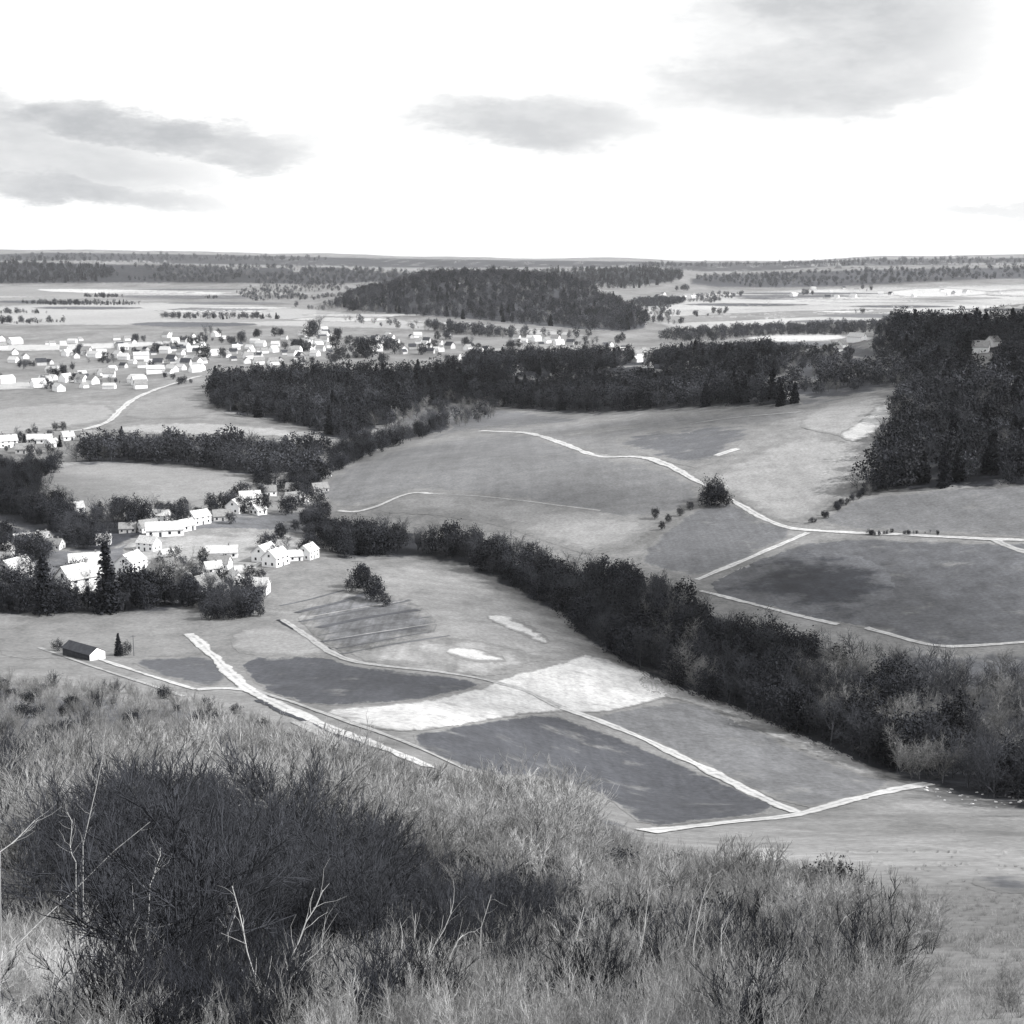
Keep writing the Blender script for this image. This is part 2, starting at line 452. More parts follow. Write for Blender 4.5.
F([(585,720),(640,706),(690,700),(730,716),(790,745),(850,770),(900,784),(845,800),(800,811),(700,764),(640,735)], 145, 'grey field between centre lane and stream wood', 2, var=.18, soft=3, rows=(-.9,3.,.12))
F([(640,672),(700,693),(760,716),(830,746),(890,776),(870,780),(790,745),(720,712),(680,700),(640,690)], 205, 'pale grass margin along the stream wood', 3, var=.12)
F([(128,660),(180,656),(215,657),(226,672),(222,685),(196,686),(150,672)], 120, 'small dark field behind the lane junction', 2, var=.08)
F([(0,640),(40,625),(190,612),(240,620),(180,640),(215,655),(110,658),(0,660)], 172, 'pale grass around the long shed', 1, 'meadow', var=.15, soft=14)
F([(120,540),(200,527),(290,530),(335,545),(300,565),(200,580),(130,575)], 200, 'light village green between the cottages', 1, 'meadow', var=.15, soft=10)
F([(0,500),(15,496),(40,515),(20,525),(0,528)], 172, 'small grass plot at the left edge', 1, 'meadow', var=.1)
F([(20,530),(70,535),(90,550),(40,552),(15,545)], 165, 'grass plot between hedges on the left', 1, 'meadow', var=.1)
# middle distance
F([(-30,412),(30,404),(100,402),(118,410),(108,422),(50,430),(-30,440)], 190, 'pale meadow by the far winding lane', 1, 'meadow', var=.08)
F([(135,402),(180,388),(205,382),(212,405),(205,418),(120,420)], 176, 'meadow right of the far winding lane', 1, 'meadow', var=.12)
F([(120,424),(200,421),(300,430),(318,438),(200,436),(120,434)], 208, 'thin bright field strip above the hedge wood', 2, var=.06)
F([(360,440),(400,415),(440,395),(520,410),(600,418),(560,428),(470,433),(400,444)], 140, 'grey hillside field under the left forest', 1, var=.2, soft=7)
F([(560,433),(640,424),(642,428),(570,438)], 185, 'thin pale strip along the middle slope', 3, var=.1, smooth=1)
F([(780,400),(835,385),(880,372),(895,385),(860,396),(800,412)], 135, 'grass slope left of the wooded hill', 1, var=.25, soft=8)
F([(640,358),(720,340),(800,336),(880,345),(890,360),(800,380),(700,362)], 120, 'field slope above the middle forest', 1, var=.25, big=160, soft=6)
# far plain
F([(-60,308),(120,300),(300,306),(420,322),(560,330),(600,338),(420,330),(250,326),(-60,326)], 212, 'long pale field across the far plain', 1, var=.1, big=400, soft=2)
F([(-60,285),(100,287),(300,289),(330,300),(120,298),(-60,304)], 180, 'grey far fields under the left hill', 1, var=.14, big=500, soft=2)
F([(-60,345),(60,344),(200,340),(120,350),(-60,352)], 244, 'white far field strip before the town', 3, var=.03, soft=1.2)
F([(-60,384),(40,381),(70,384),(30,390),(-60,391)], 226, 'bright strip by the near end of the town', 3, var=.1, soft=1.5)
F([(25,289),(80,288.5),(190,291),(280,294),(200,296),(60,293)], 250, 'thin white far strip under the left hill', 3, var=.03, soft=0.8)
F([(-60,294),(30,295.5),(70,297),(20,299),(-60,298.5)], 246, 'thin white far strip at the left edge', 3, var=.03)
F([(395,320),(430,319),(540,330),(520,333),(440,326)], 225, 'pale far lane field behind the town', 3, var=.08)
F([(640,296),(760,290),(900,286),(1080,282),(1080,318),(900,326),(760,332),(650,330)], 222, 'broad pale fields on the right plain', 1, var=.22, big=300, soft=3)
F([(880,292),(930,287),(980,290),(1000,294),(940,298),(900,297)], 250, 'white bare field far right', 3, var=.04, soft=1.2)
F([(980,292),(1020,289),(1080,289),(1080,297),(990,297)], 248, 'white bare field at the right edge', 3, var=.04)
F([(735,337),(800,333),(850,335),(840,341),(770,343)], 250, 'white field strip above the middle forest', 3, var=.04, soft=1.5)
F([(640,318),(760,312),(900,308),(910,312),(760,320),(650,324)], 170, 'grey strip across the right plain', 2, var=.2)
F([(510,350),(600,338),(640,344),(600,355),(540,360)], 175, 'town gardens right of the far church trees', 1, var=.25)

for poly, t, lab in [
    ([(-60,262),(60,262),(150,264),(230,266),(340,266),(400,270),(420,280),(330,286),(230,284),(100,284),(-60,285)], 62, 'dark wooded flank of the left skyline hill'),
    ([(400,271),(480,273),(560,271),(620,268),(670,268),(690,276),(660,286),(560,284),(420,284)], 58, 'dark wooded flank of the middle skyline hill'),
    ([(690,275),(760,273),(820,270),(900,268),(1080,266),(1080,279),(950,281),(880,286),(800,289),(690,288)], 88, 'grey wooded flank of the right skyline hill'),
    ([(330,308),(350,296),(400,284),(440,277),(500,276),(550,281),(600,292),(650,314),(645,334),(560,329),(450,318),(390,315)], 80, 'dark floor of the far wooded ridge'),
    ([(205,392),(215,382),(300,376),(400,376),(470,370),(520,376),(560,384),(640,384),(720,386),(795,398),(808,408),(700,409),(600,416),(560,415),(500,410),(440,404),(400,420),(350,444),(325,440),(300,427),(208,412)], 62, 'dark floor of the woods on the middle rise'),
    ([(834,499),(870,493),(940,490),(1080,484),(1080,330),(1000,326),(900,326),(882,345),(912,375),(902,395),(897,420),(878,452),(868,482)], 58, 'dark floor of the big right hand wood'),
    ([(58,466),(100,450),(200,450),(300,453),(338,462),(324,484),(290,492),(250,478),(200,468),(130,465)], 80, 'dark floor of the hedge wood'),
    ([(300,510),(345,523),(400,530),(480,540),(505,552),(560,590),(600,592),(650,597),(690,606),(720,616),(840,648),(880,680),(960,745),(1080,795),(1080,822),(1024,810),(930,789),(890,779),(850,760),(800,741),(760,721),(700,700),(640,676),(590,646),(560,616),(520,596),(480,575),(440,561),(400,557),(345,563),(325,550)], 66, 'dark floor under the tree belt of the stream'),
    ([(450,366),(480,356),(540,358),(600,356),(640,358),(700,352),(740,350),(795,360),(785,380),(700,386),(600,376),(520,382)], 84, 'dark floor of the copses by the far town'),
    ([(-40,590),(60,592),(130,590),(200,592),(205,606),(150,613),(60,616),(-40,616)], 85, 'dark soil under the garden trees'),
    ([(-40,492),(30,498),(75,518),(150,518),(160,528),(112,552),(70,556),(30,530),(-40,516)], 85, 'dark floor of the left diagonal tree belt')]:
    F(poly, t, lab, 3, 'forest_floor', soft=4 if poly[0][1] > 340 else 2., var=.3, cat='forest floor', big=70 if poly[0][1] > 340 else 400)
F([(-60,262),(0,251.5),(200,254),(430,259),(600,260.5),(760,263),(870,259),(1080,256.5),(1080,265),(900,267),(760,272),(690,272),(640,267),(400,269),(200,264)], 66, 'pale blue wooded skyline far away', 0, 'far_hill', var=.2, big=900, soft=1.)
for k in range(34):
    yy = rng.uniform(287, 332); x0 = rng.uniform(-40, 1000)
    if 300 < x0 < 650 and yy < 332: x0 = rng.choice([rng.uniform(-40, 180), rng.uniform(660, 980)])
    ln = rng.uniform(60, 220); hh = rng.uniform(1.2, 2.6) * (yy - 268) / 40
    if x0 < 640: ln = min(ln, 330 - x0 if yy < 310 else 420 - x0)
    if ln < 25: continue
    t = int(rng.choice([110, 135, 180, 240, 250]))
    F([(x0, yy), (x0 + ln * .3, yy - hh), (x0 + ln, yy - hh * .6), (x0 + ln * 1.05, yy + hh * .3), (x0 + ln * .5, yy + hh)], t, '%s narrow strip of the far plain' % ('dark' if t < 140 else 'grey' if t < 200 else 'pale'), 4, 'field_strip', soft=.8, big=300, cat='field')
F([(-60,470),(60,458),(60,470),(28,478),(50,500),(80,516),(160,518),(235,512),(300,505),(330,520),(335,545),(300,548),(260,540),(190,545),(120,540),(205,570),(200,612),(60,618),(-60,618)], 132, 'garden ground between the valley cottages', 0, 'garden_ground', soft=8, var=.35)
F([(770,385),(850,376),(905,372),(900,388),(850,398),(800,400)], 92, 'dark scrub slope left of the wooded hill', 2, 'scrub_slope', soft=4, var=.3)
F([(645,372),(660,354),(740,346),(830,352),(890,362),(880,374),(790,384),(700,386)], 95, 'dark scrubby slope above the middle wood', 2, 'scrub_slope', soft=4, var=.35)
F([(335,440),(380,436),(440,420),(460,430),(400,442),(345,466),(315,490),(300,505),(290,498),(325,465)], 95, 'dark hedge strip beside the dome field', 2, 'hedge_strip', soft=3)
for k, (p, wd, t) in enumerate([([(297,613),(325,606),(352,600),(372,590)], 3.0, 118), ([(300,622),(350,613),(395,604),(410,600)], 1.8, 128), ([(318,628),(365,618),(418,610)], 3.4, 112), ([(318,636),(370,626),(430,617)], 1.2, 135),
        ([(322,642),(372,634),(425,627)], 2.4, 118), ([(336,649),(380,641),(430,632)], 1.2, 130), ([(310,617),(360,608),(405,601)], .8, 205), ([(330,640),(380,632),(440,623)], .8, 205), ([(342,654),(400,643),(450,636)], 1.4, 135), ([(280,606),(310,600),(345,590)], 1.4, 130)]):
    road('crop_line', p, wd, GM('crop_line', t, var=.3), '%s narrow crop line on the valley floor left of the stream' % ('dark' if t < 200 else 'pale'), 5, cat='crop line')
for p, lab in [([(900,372),(930,368),(948,378),(930,394),(905,392)], 'small pale clearing high in the big right wood'), ([(970,352),(990,350),(1000,362),(985,372),(972,366)], 'tiny pale clearing right of the high one in the big wood'), ([(1002,382),(1022,380),(1024,392),(1008,396)], 'pale gap in the big wood at the right edge')]:
    F(p, 165, lab, 5, 'clearing', soft=3, var=.35)
TRK = track_mat('gravel_track', 250, 170)
TRK2 = track_mat('worn_track', 215, 150)
road('track', [(645,832),(700,826),(760,820),(800,815),(840,803),(880,793),(930,784)], 3.6, TRK, 'white gravel track ending at the stream wood')
road('track', [(797,813),(760,797),(700,766),(640,737),(590,717),(560,708)], 3.0, TRK, 'straight white track between the two dark fields', 7)
road('track', [(560,708),(530,692),(490,680),(440,672),(390,667),(350,662),(325,650),(302,632),(282,620)], 2.6, TRK2, 'faint worn track curving through the valley fields', 7)
road('track', [(190,634),(205,648),(225,668),(250,692),(280,706),(310,720),(350,736),(395,752),(430,768)], 3.4, TRK, 'broad white lane running past the thicket')
road('track', [(196,690),(222,688),(250,691)], 3.4, TRK, 'short white spur joining the broad lane', 7)
road('track', [(300,722),(340,745),(385,765),(405,767),(430,778)], 3.0, TRK2, 'worn lane beside the broad white lane')
road('track', [(255,690),(300,705),(360,726),(420,748),(470,772)], 1.6, TRK2, 'narrow footpath above the broad lane', 7)
road('track', [(262,700),(320,726),(370,748)], 4.0, GM('dark_verge', 88), 'dark verge between the parallel lanes', 6, cat='verge')
road('track', [(278,620),(300,632),(322,646),(348,660)], 1.8, GM('dark_verge', 70), 'dark ditch line beside the faint worn track', 6, cat='ditch')
road('track', [(75,652),(110,663),(150,676),(196,690)], 1.7, TRK, 'left hand pale wheel track from the shed', 7)
road('track', [(40,648),(90,666),(140,682),(185,697)], 1.3, TRK2, 'faint wheel track below the shed', 7)
road('track', [(480,431),(512,432),(535,434),(570,446),(590,455),(605,458),(640,456),(665,463),(690,478)], 4.6, TRK, 'white track curving over the dome field')
road('track', [(690,478),(715,490),(745,508),(775,525),(805,531),(860,533),(940,537),(1060,542)], 3.2, TRK, 'white track running to the right edge')
road('track', [(697,580),(740,562),(780,545),(808,533)], 2.6, TRK, 'white track falling from the fork', 7)
road('track', [(700,591),(740,601),(790,614),(838,625)], 2.4, TRK, 'thin white track above the stream wood')
road('track', [(866,628),(900,638),(940,648),(980,646),(1060,640)], 2.4, TRK, 'thin white track leaving at the right edge')
road('track', [(338,511),(355,513),(375,508),(400,496),(415,492),(432,494)], 2.6, TRK, 'short white path at the foot of the dome')
road('track', [(432,494),(480,496),(540,503),(600,511)], 1.6, TRK2, 'faint path along the foot of the dome', 7)
road('track', [(60,432),(85,430),(110,422),(120,410),(135,398),(160,388),(200,376)], 5.5, TRK, 'far white lane winding up to the town')
road('track', [(716,456),(728,452),(738,449)], 5.0, TRK, 'short white scrape below the forest')
road('track', [(690,424),(730,418),(800,412)], 3., TRK2, 'faint track under the middle forest', 7)
road('track', [(995,540),(1010,548),(1040,556)], 3., TRK2, 'worn spur at the right edge of the field', 7)
road('track', [(240,578),(250,568),(262,562)], 3., TRK, 'village lane climbing to the gabled cottages')

# ------------------------------------------------------------------ plants
def tubes(segs):
    """(n,8) rows p0,p1,r0,r1 -> three sided tapering twigs"""
    s = np.asarray(segs, float); p0, p1, r0, r1 = s[:, :3], s[:, 3:6], s[:, 6], s[:, 7]
    d = p1 - p0; d /= np.linalg.norm(d, axis=1, keepdims=True) + 1e-9
    h = np.where(np.abs(d[:, 2:3]) > .9, np.array([[1., 0, 0]]), np.array([[0, 0, 1.]]))
    a = np.cross(d, h); a /= np.linalg.norm(a, axis=1, keepdims=True) + 1e-9
    b = np.cross(d, a)
    v = []
    for p, r in ((p0, r0), (p1, r1)):
        for k in range(3):
            t = 2 * math.pi * k / 3
            v.append(p + (a * math.cos(t) + b * math.sin(t)) * r[:, None])
    v = np.stack(v, 1).reshape(-1, 3)
    i = np.arange(len(s))[:, None] * 6
    f = np.concatenate([i + np.array([[k, (k + 1) % 3, 3 + (k + 1) % 3, 3 + k]]) for k in range(3)])
    return v, f

def unit(v): return v / (np.linalg.norm(v) + 1e-9)
def limb(out, rg, p, d, length, r0, r1, n, wob, up):
    pts = [p]; dirs = []
    for i in range(n):
        d = unit(d + rg.normal(0, wob, 3) + np.array([0, 0, up]))
        q = p + d * length / n
        a = r0 + (r1 - r0) * i / n; b = r0 + (r1 - r0) * (i + 1) / n
        out.append((*p, *q, a, b)); p = q; pts.append(p); dirs.append(d)
    return pts, dirs
def side(rg, d, ang):
    r = rg.normal(0, 1, 3); r -= d * r.dot(d); r = unit(r)
    return unit(d * math.cos(ang) + r * math.sin(ang))

def bare_tree(seed, h, spread=.75, th=1.0, twig=5):
    rg = np.random.default_rng(seed); tr, cr = [], []
    pts, dirs = limb(tr, rg, np.zeros(3) - np.array([0, 0, .4]), np.array([0, 0, 1.]), h * .55, h * .018, h * .009, 5, .06, .1)
    for k in range(8):
        t = 1 + int(k * 4.99 / 8) if k < 7 else 5
        p, d = pts[t], dirs[min(t, 4)]
        bp, bd = limb(cr, rg, p, side(rg, d, rg.uniform(.45, .95) * spread + .1), h * rg.uniform(.28, .5), h * .009, h * .003, 4, .16, .16)
        for j in range(6):
            q = 1 + j * 4 // 6
            cp, cd = limb(cr, rg, bp[q], side(rg, bd[min(q, 3)], rg.uniform(.5, 1.0)), h * rg.uniform(.12, .24), h * .0035 * th, h * .0016 * th, 2, .2, .12)
            for i in range(twig):
                z = 1 + i % 2
                a, b = limb(cr, rg, cp[z], side(rg, cd[z - 1], rg.uniform(.4, 1.1)), h * rg.uniform(.06, .13), .022 * th, .014 * th, 1, .2, .1)
                for _ in range(2):
                    limb(cr, rg, (a[0] + a[1]) / 2 if _ else a[1], side(rg, b[0], rg.uniform(.3, .9)), h * rg.uniform(.04, .09), .016 * th, .009 * th, 1, .2, .1)
    return tubes(tr), tubes(cr)

def leaves(cent, rg, n, size, flat=0.):
    """n small leaf clusters round each centre (pos + spread)"""
    c = np.repeat(cent[:, :3], n, 0) + rg.normal(0, 1, (len(cent) * n, 3)) * np.repeat(cent[:, 3:4], n, 0)
    m = len(c)
    a = rg.normal(0, 1, (m, 3)); a[:, 2] *= 1 - flat; a /= np.linalg.norm(a, axis=1, keepdims=True)
    b = np.cross(a, rg.normal(0, 1, (m, 3))); b /= np.linalg.norm(b, axis=1, keepdims=True) + 1e-9
    s = size * rg.uniform(.6, 1.4, (m, 1))
    v = np.stack([c - a * s, c - b * s * .6, c + a * s, c + b * s * .6], 1).reshape(-1, 3)
    f = np.arange(m * 4).reshape(-1, 4)
    return v, f
def leafy_tree(seed, h, wid, lo=.2, size=.35, ncl=90, per=9):
    rg = np.random.default_rng(seed); tr = []
    pts, dirs = limb(tr, rg, np.array([0, 0, -.4]), np.array([0, 0, 1.]), h * .75, h * .022, h * .007, 5, .05, .1)
    for k in range(7):
        t = 1 + k // 2
        limb(tr, rg, pts[t], side(rg, dirs[t - 1], rg.uniform(.6, 1.)), wid * rg.uniform(.5, .9), h * .009, h * .003, 3, .15, .15)
    u = rg.normal(0, 1, (ncl, 3)); u /= np.linalg.norm(u, axis=1, keepdims=True)
    rr = rg.uniform(.35, 1., ncl) ** .6
    lump = 1 + .28 * np.sin(u[:, 0] * 4 + seed) * np.cos(u[:, 1] * 3.3 + seed * 2) + .15 * rg.normal(size=ncl)
    c = u * (rr * lump)[:, None] * np.array([wid, wid, h * (1 - lo) / 2]) + np.array([0, 0, h * (1 + lo) / 2])
    cent = np.column_stack([c, np.full(ncl, wid * .13)])
    return tubes(tr), leaves(cent, rg, per, size)
def conifer(seed, h, wid, size=.4, n=26):
    rg = np.random.default_rng(seed); tr = []; cs = []
    limb(tr, rg, np.array([0, 0, -.4]), np.array([0, 0, 1.]), h + .2, h * .016, h * .002, 6, .01, .1)
    for i in range(n):
        t = .06 + .93 * i / n; R = wid * (1 - t) ** .8 * rg.uniform(.8, 1.1) + .12
        k = max(4, int(9 * (1 - t) + 4))
        for j in range(k):
            a = rg.uniform(0, 6.28)
            limb(tr, rg, np.array([0, 0, h * t]), np.array([math.cos(a), math.sin(a), .1]), R * .8, .04, .015, 1, .05, 0)
            for q in (.35, .65, .95):
                cs.append((math.cos(a) * R * q, math.sin(a) * R * q, h * t - R * q * .28 + rg.normal() * .1, .12 + R * .09))
    return tubes(tr), leaves(np.array(cs), rg, 4, size, .3)
def shrub(seed, h, stems=16, lean=0., th=1.0, spread=.8):
    rg = np.random.default_rng(seed); o, tw = [], []
    for s in range(stems):
        a = rg.uniform(0, 6.28); t = rg.uniform(.05, spread)
        d = unit(np.array([math.cos(a) * math.sin(t) + lean, math.sin(a) * math.sin(t), math.cos(t)]))
        L = h * rg.uniform(.6, 1.05)
        p = np.array([math.cos(a), math.sin(a), 0]) * rg.uniform(0, .14 * h); p[2] = -.15
        pts, dirs = limb(o, rg, p, d, L, .018 * th, .006 * th, 5, .09, .06)
        for k in range(9):
            q = 1 + int(rg.uniform(0, 4.99))
            bp, bd = limb(tw, rg, pts[q], side(rg, dirs[q - 1], rg.uniform(.25, .75)), L * rg.uniform(.15, .32), .009 * th, .005 * th, 2, .14, .14)
            for _ in range(3):
                limb(tw, rg, bp[1 + _ % 2], side(rg, bd[_ % 2], rg.uniform(.2, .7)), L * rg.uniform(.08, .18), .006 * th, .003 * th, 1, .1, .1)
    return tubes(o), tubes(tw)
def thicket_tree(seed, h, stems=7, th=1.0):
    rg = np.random.default_rng(seed); st, br, tip = [], [], []
    for s in range(stems):
        a = 6.28 * (s + rg.uniform(0, .8)) / stems; t = rg.uniform(.12, .62)
        d = unit(np.array([math.cos(a) * math.sin(t), math.sin(a) * math.sin(t), math.cos(t)]))
        L = h * rg.uniform(.58, .78) * (1.04 - .25 * t)
        pts, dirs = limb(st, rg, np.array([math.cos(a), math.sin(a), 0]) * .25 + np.array([0, 0, -.3]), d, L, h * .009, h * .003, 6, .08, .05)
        for k in range(11):
            q = min(6, 2 + int(rg.uniform(0, 4.99)))
            bp_, bd_ = limb(br, rg, pts[q], side(rg, dirs[q - 1], rg.uniform(.3, .95)), h * rg.uniform(.14, .28), h * .0026, h * .0014, 3, .16, .10)
            for i in range(7):
                z = 1 + i % 3
                cp_, cd_ = limb(tip, rg, bp_[z], side(rg, bd_[z - 1], rg.uniform(.2, .8)), h * rg.uniform(.07, .14), .013 * th, .009 * th, 2, .12, .10)
                for _ in range(3):
                    limb(tip, rg, cp_[1 + _ % 2], side(rg, cd_[_ % 2], rg.uniform(.15, .7)), h * rg.uniform(.04, .09), .010 * th, .005 * th, 1, .1, .08)
    return tubes(st), tubes(br), tubes(tip)
def dark_bush(seed, h, wid, size=.10):
    rg = np.random.default_rng(seed); o = []
    for s in range(9):
        a = rg.uniform(0, 6.28)
        limb(o, rg, np.array([0, 0, -.2]), unit(np.array([math.cos(a) * .6, math.sin(a) * .6, 1.])), h * .8, .03, .008, 4, .12, .05)
    n = 260
    u = rg.normal(0, 1, (n, 3)); u /= np.linalg.norm(u, axis=1, keepdims=True)
    rr = rg.uniform(.2, 1., n) ** .5
    lump = 1 + .3 * np.sin(u[:, 0] * 5 + seed) * np.cos(u[:, 1] * 4 + seed) + .2 * rg.normal(size=n)
    c = u * (rr * lump)[:, None] * np.array([wid, wid, h * .5]) + np.array([0, 0, h * .48])
    c[:, 2] = np.maximum(c[:, 2], .1)
    return tubes(o), leaves(np.column_stack([c, np.full(n, wid * .12)]), rg, 9, size)
def tuft(seed, h=.5, n=34):
    rg = np.random.default_rng(seed); o = []
    for i in range(n):
        a = rg.uniform(0, 6.28); t = rg.uniform(.05, .75)
        limb(o, rg, np.array([rg.normal() * .12, rg.normal() * .12, -.04]), np.array([math.cos(a) * math.sin(t), math.sin(a) * math.sin(t), math.cos(t)]), h * rg.uniform(.6, 1.2), .008, .002, 2, .1, -.08)
    return tubes(o)

M_bark = veg_mat('bark', .07, .25)
M_barkpale = veg_mat('pale_bark', .26, .25)
M_twig = veg_mat('grey_twig', .046, .35)
M_twigmid = veg_mat('soft_twig', .17, .4)
M_twigpale = veg_mat('pale_twig', .23, .4)
M_bright = veg_mat('straw_twig', .50, .3)
M_leaf = veg_mat('dark_leaf', .021, .4)
M_leafmid = veg_mat('grey_leaf', .046, .4)
M_needle = veg_mat('needle', .015, .3)
M_grass = veg_mat('dry_grass', .25, .35)

def pair(nameA, A, mA, nameB, B, mB):
    return (nameA, mesh_np(nameA, A[0], A[1], [mA]), nameB, mesh_np(nameB, B[0], B[1], [mB]))
def proto_bare(seed, h, m=None, **k):
    t, c = bare_tree(seed, h, **k); return pair('trunk', t, M_bark, 'crown', c, m or M_twig)
def proto_leafy(seed, h, w, m=None, **k):
    t, c = leafy_tree(seed, h, w, **k); return pair('trunk', t, M_bark, 'crown', c, m or M_leaf)
def proto_con(seed, h, w, **k):
    t, c = conifer(seed, h, w, **k); return pair('trunk', t, M_bark, 'crown', c, M_needle)
def proto_shrub(seed, h, m1, m2, **k):
    t, c = shrub(seed, h, **k); return pair('stems', t, m1, 'twigs', c, m2)
def proto_bush(seed, h, w, m=None, **k):
    t, c = dark_bush(seed, h, w, **k); return pair('stems', t, M_bark, 'foliage', c, m or M_leaf)

_made, _over = {}, {}
def plant(name, pr, loc, rz, sc, label, cat, group=None, budget=230):
    if group:
        _made[name] = _made.get(name, 0) + 1
        if _made[name] > budget:
            _over.setdefault(label, []).append((pr, loc, rz, sc)); return None
    e = empty(name, loc, rz, sc); tag(e, label, cat, group)
    for n, me in ((pr[0], pr[1]), (pr[2], pr[3])):
        link(n, me, e)
    return e

def joined(prs):
    """trunk and crown of each prototype as one mesh, for the masses nobody could count"""
    out = []
    for n1, a, n2, b in prs:
        va = np.empty(len(a.vertices) * 3, np.float32); a.vertices.foreach_get('co', va)
        vb = np.empty(len(b.vertices) * 3, np.float32); b.vertices.foreach_get('co', vb)
        fa = np.empty(len(a.polygons) * 4, np.int32); a.loops.foreach_get('vertex_index', fa)
        fb = np.empty(len(b.polygons) * 4, np.int32); b.loops.foreach_get('vertex_index', fb)
        na = len(va) // 3
        mb = np.empty(len(b.polygons), np.int32); b.polygons.foreach_get('material_index', mb)
        mi = np.concatenate([np.zeros(len(fa) // 4), 1 + mb])
        out.append(mesh_np('woodland_plant', np.concatenate([va, vb]).reshape(-1, 3), np.concatenate([fa, fb + na]).reshape(-1, 4), [a.materials[0], *b.materials], mi=mi))
    return out

def scatter(name, pts, rot, scl, idx, meshes, label, cat):
    me = bpy.data.meshes.new(name); me.vertices.add(len(pts)); me.vertices.foreach_set('co', np.asarray(pts, np.float32).ravel())
    for nm, ty, val in (('rot', 'FLOAT', rot), ('scl', 'FLOAT', scl), ('idx', 'INT', idx)):
        at = me.attributes.new(nm, ty, 'POINT'); at.data.foreach_set('value', np.asarray(val, np.float32 if ty == 'FLOAT' else np.int32))
    o = link(name, me); tag(o, label, cat, kind='stuff')
    c = bpy.data.collections.new(name + '_kinds')
    for m in meshes: c.objects.link(bpy.data.objects.new('plant_kind', m))
    g = bpy.data.node_groups.new(name, 'GeometryNodeTree')
    g.interface.new_socket('Geometry', in_out='INPUT', socket_type='NodeSocketGeometry')
    g.interface.new_socket('Geometry', in_out='OUTPUT', socket_type='NodeSocketGeometry')
    N = g.nodes.new; L = g.links.new
    gi, go = N('NodeGroupInput'), N('NodeGroupOutput')
    ip = N('GeometryNodeInstanceOnPoints'); ci = N('GeometryNodeCollectionInfo')
    ci.inputs['Collection'].default_value = c; ci.inputs['Separate Children'].default_value = True; ci.inputs['Reset Children'].default_value = True
    def att(nm, ty):
        a = N('GeometryNodeInputNamedAttribute'); a.data_type = ty; a.inputs['Name'].default_value = nm
        return a.outputs['Attribute']
    cx = N('ShaderNodeCombineXYZ'); L(att('rot', 'FLOAT'), cx.inputs[2])
    L(gi.outputs[0], ip.inputs['Points']); L(ci.outputs[0], ip.inputs['Instance']); ip.inputs['Pick Instance'].default_value = True
    L(att('idx', 'INT'), ip.inputs['Instance Index']); L(cx.outputs[0], ip.inputs['Rotation']); L(att('scl', 'FLOAT'), ip.inputs['Scale'])
    L(ip.outputs[0], go.inputs[0])
    md = o.modifiers.new('spread', 'NODES'); md.node_group = g
    return o

def spots(poly, spacing, jit=.45, keep=1.0, smooth=1):
    """ground points whose foot lies inside a photo-pixel outline"""
    poly = smooth_poly(poly, smooth)
    w = P(poly[:, 0], poly[:, 1]); lo, hi = w[:, :2].min(0), w[:, :2].max(0)
    gx, gy = np.meshgrid(np.arange(lo[0], hi[0] + spacing, spacing), np.arange(lo[1], hi[1] + spacing, spacing))
    gx = gx.ravel() + rng.uniform(-jit, jit, gx.size) * spacing; gy = gy.ravel() + rng.uniform(-jit, jit, gy.size) * spacing
    gz = height(gx, gy)
    px, py, f = project(gx, gy, gz)
    m = in_poly(px, py, poly) & (f > 0) & (rng.uniform(size=gx.size) < keep)
    return np.stack([gx, gy, gz], -1)[m]

# ---- kinds
BARE = [proto_bare(20 + i, 12., spread=.7 + .1 * (i % 3), th=1.5) for i in range(5)]
BAREMID = [proto_bare(30 + i, 11., M_twigmid, spread=.8, th=1.4) for i in range(4)]
LEAFY = [proto_leafy(40 + i, 11., 4.2 + .5 * (i % 3), lo=.04, ncl=170, size=.33) for i in range(4)]
LEAFYMID = [proto_leafy(46 + i, 10., 3.8, M_leafmid, lo=.05, ncl=150, size=.33) for i in range(3)]
CON = [proto_con(50 + i, 16., 3.4 + .3 * i) for i in range(3)]
FARW = [proto_leafy(60 + i, 15., 5.4, lo=.05, size=.55, ncl=90, per=7) for i in range(4)] + [proto_con(66, 16., 3.8, size=.6, n=16)] + BARE[:2]
FARM = [proto_leafy(70 + i, 14., 5., M_leafmid, lo=.1, size=.55, ncl=80, per=7) for i in range(3)] + BAREMID[:1]
SPALE = [proto_shrub(80 + i, 3.4, M_barkpale, M_twigpale, stems=17, th=1.6) for i in range(5)]
SMID = [proto_shrub(90 + i, 3.6, M_twigmid, M_twigmid, stems=17, th=1.6) for i in range(5)]
SLEAN = [proto_shrub(100 + i, 3.2, M_bright, M_bright, stems=16, th=1.1, lean=.55) for i in range(3)]
BUSH = [proto_bush(110 + i, 3.0, 1.7) for i in range(4)]
SDARK = [proto_shrub(120 + i, 3.4, M_leaf, M_leaf, stems=26, th=2.2, spread=.75) for i in range(4)]
BUSHMID = [proto_bush(116 + i, 2.2, 1.5, M_leafmid) for i in range(3)]

